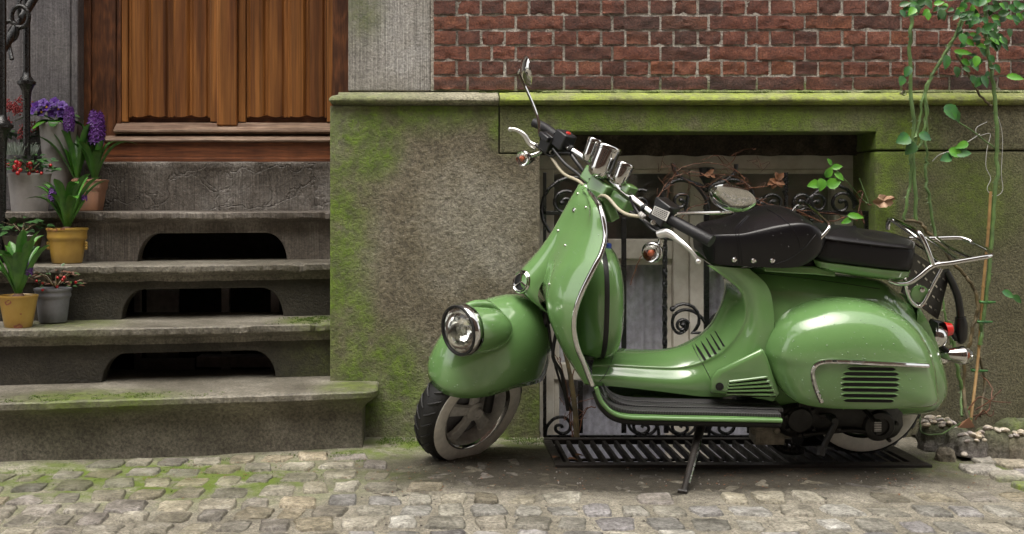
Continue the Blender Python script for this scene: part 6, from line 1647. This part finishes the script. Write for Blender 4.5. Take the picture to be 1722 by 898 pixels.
rk = [rock(1577, 755, 62, 50, 3.74, 'rough stone topped with round pebbles nearest the rear wheel', 1), rock(1612, 762, 44, 40, 3.64, 'low dark stone between the pebble topped one and the pale block', 2), rock(1632, 766, 52, 34, 3.60, 'small stone with a cluster of white pebbles below the clay shard', 3),
      rock(1668, 768, 60, 50, 3.62, 'squarish rough stone at the right with flat brown face', 4), rock(1708, 750, 62, 46, 3.74, 'grey angular stone behind the others at the right edge', 5), rock(1712, 770, 40, 42, 3.60, 'mossy stone in front at the far right edge', 6), rock(1590, 775, 30, 22, 3.58, 'tiny dark stone in front of the pebble topped stone', 7)]
peb = []
for i in range(3):
    mb = MB(); mb.ball((0, 0, 0), 1, 12, sc=(1, .8, .6)); o_ = mb.build('pebble', M['pebble'], None); peb.append(o_.data); bpy.data.objects.remove(o_)
def pebbles(ro, spots, n, seed):
    rnd = random.Random(seed); bb = bvh(ro)
    for (px0, px1, dy0, dy1) in [spots]:
        for i in range(n):
            x = rnd.uniform(px0, px1)*ro.dimensions.x if False else rnd.uniform(px0, px1); y = rnd.uniform(dy0, dy1)
            h_ = bb.ray_cast(Vector((x, y, 1)), Vector((0, 0, -1)))
            if h_[0] is None: continue
            o_ = bpy.data.objects.new('pebble', rnd.choice(peb)); C.objects.link(o_); o_.parent = ro; s_ = rnd.uniform(.009, .015)
            o_.location = h_[0]+Vector((0, 0, s_*.3)); o_.scale = (s_*rnd.uniform(.9, 1.3), s_, s_*rnd.uniform(.8, 1.1)); o_.rotation_euler = (rnd.uniform(-.4, .4), rnd.uniform(-.4, .4), rnd.uniform(0, 3))
pebbles(rk[0], (-.055, .055, -.034, .02), 34, 1); pebbles(rk[2], (-.045, .045, -.03, .01), 16, 2); pebbles(rk[3], (-.05, .05, -.03, .0), 8, 3); pebbles(rk[5], (-.03, .03, -.02, .01), 8, 4)
mb = MB(); c = P(1624, 722, 3.68); mb.add([c+Vector(q) for q in ((-.03, 0, 0), (.032, 0, .008), (.01, -.005, .042), (-.012, .012, .02), (-.02, .02, .0), (.03, .02, .0))], [(0, 1, 2), (0, 2, 3), (1, 5, 2), (2, 5, 3), (3, 5, 4), (0, 3, 4)])
tag(mb.build('clay_shard', M['terracotta'], None, False), 'broken terracotta shard lying among the pebbles', 'shard')
# soil bed behind the rocks
mb = MB(); g = []
for i in range(14):
    g.append([Vector((X(1560, 3.8)+.5*i/13*1.0, 3.66+.27*j/6, .012+.03*sin(pi*j/6)+.015*nz(i*.7, j*.7, 3))) for j in range(7)])
mb.grid(g); tag(mb.build('soil', M['soil'], ground), kind='stuff')
# fallen bits
for i, (px, py) in enumerate([(955, 778), (968, 772), (930, 776)]):
    mb = MB(); c = P(px, py, H*F/(py-HY)); leaf_mesh(mb, c+Vector((0, 0, .012)), Vector((1, .4*i, .05)), Vector((0, 0, 1)), .035, .028, serr=.1); tag(mb.build('fallen_leaf', M['leaf_brown'], None), ['brown fallen leaf at the left end of the grate by the front bar', 'brown fallen leaf furthest right of the three at the left end of the grate', 'brown fallen leaf on the left end bar of the grate'][i], 'leaf', 'fallen leaves at the left end of the grate')
# tiny litter: grit and twigs on the street
random.seed(81); mb = MB()
for i in range(450):
    px, py = random.uniform(600, 1722), random.uniform(765, 895); D = H*F/(py-HY); s_ = random.uniform(.0012, .0035); x = X(px, D)
    if GX0-.02 < x < GX1+.03 and D > 3.47: continue
    mb.ball((x, D, gz(x, D)+s_*.4), s_, 5)
o = mb.build('grit', M['rock'], ground); o['kind'] = 'stuff'
mb = MB()
for i in range(420):
    x, y = random.uniform(-.9, 1.9), random.gauss(3.42, .12)
    if (GX0-.02 < x < GX1+.03 and y > 3.47) or y > 3.9 or (x < -.2 and y > step_front(3.66, x)): continue
    a = random.uniform(0, 6.3); leaf_mesh(mb, Vector((x, y, gz(x, y)+.004)), Vector((cos(a), sin(a), random.uniform(0, .3))), Vector((0, 0, 1)), random.uniform(.004, .013), random.uniform(.002, .007), nseg=3)
o = mb.build('leaf_litter', M['leaf_brown'], ground); o['kind'] = 'stuff'
# moss tufts between the stones at the foot of the steps and wall
mb = MB(); random.seed(82)
for i in range(2600):
    x = random.choice((random.gauss(-.75, .45), random.gauss(-.12, .16), random.gauss(.28, .1))); y = step_front(3.69, x)-abs(random.gauss(0, .16)) if x < -.2 else 3.92-abs(random.gauss(0, .07))
    if x > .45 or y < 2.9 or nz(x*6, y*6, 4) < -.05: continue
    z = gz(x, y)
    for k in range(3):
        a = random.uniform(0, 2*pi); h_ = random.uniform(.003, .008); b = Vector((x+cos(a)*.003, y+sin(a)*.003, z-.001)); s_ = Vector((sin(a), -cos(a), 0))*.0016
        mb.add([b-s_, b+s_, b+Vector((cos(a)*.004, sin(a)*.004, h_))], [(0, 1, 2)])
for i in range(2600):
    if i % 3 == 0: x = random.gauss(-1.15, .22); y = step_front(3.69, x)+random.uniform(.01, .12); z = .2085
    elif i % 3 == 1: x = random.gauss(-.42, .05); y = step_front(4.0, x)+random.uniform(.005, .25); z = .4135
    else: x = random.uniform(.2, 2.3); y = 3.951; z = zt+.05
    if nz(x*16, y*16, 7) < .0: continue
    for k in range(3):
        a = random.uniform(0, 2*pi); h_ = random.uniform(.002, .006); b = Vector((x+cos(a)*.003, y+sin(a)*.003*(.3 if i % 3 == 2 else 1), z-.0015)); s_ = Vector((sin(a), -cos(a), 0))*.0018
        mb.add([b-s_, b+s_, b+Vector((cos(a)*.003, sin(a)*.002, h_))], [(0, 1, 2)])
M['moss'] = simple('moss', (.10, .16, .02), .9, col2=(.06, .10, .015), vscale=40)
o = mb.build('moss', M['moss'], ground, False); o['kind'] = 'stuff'
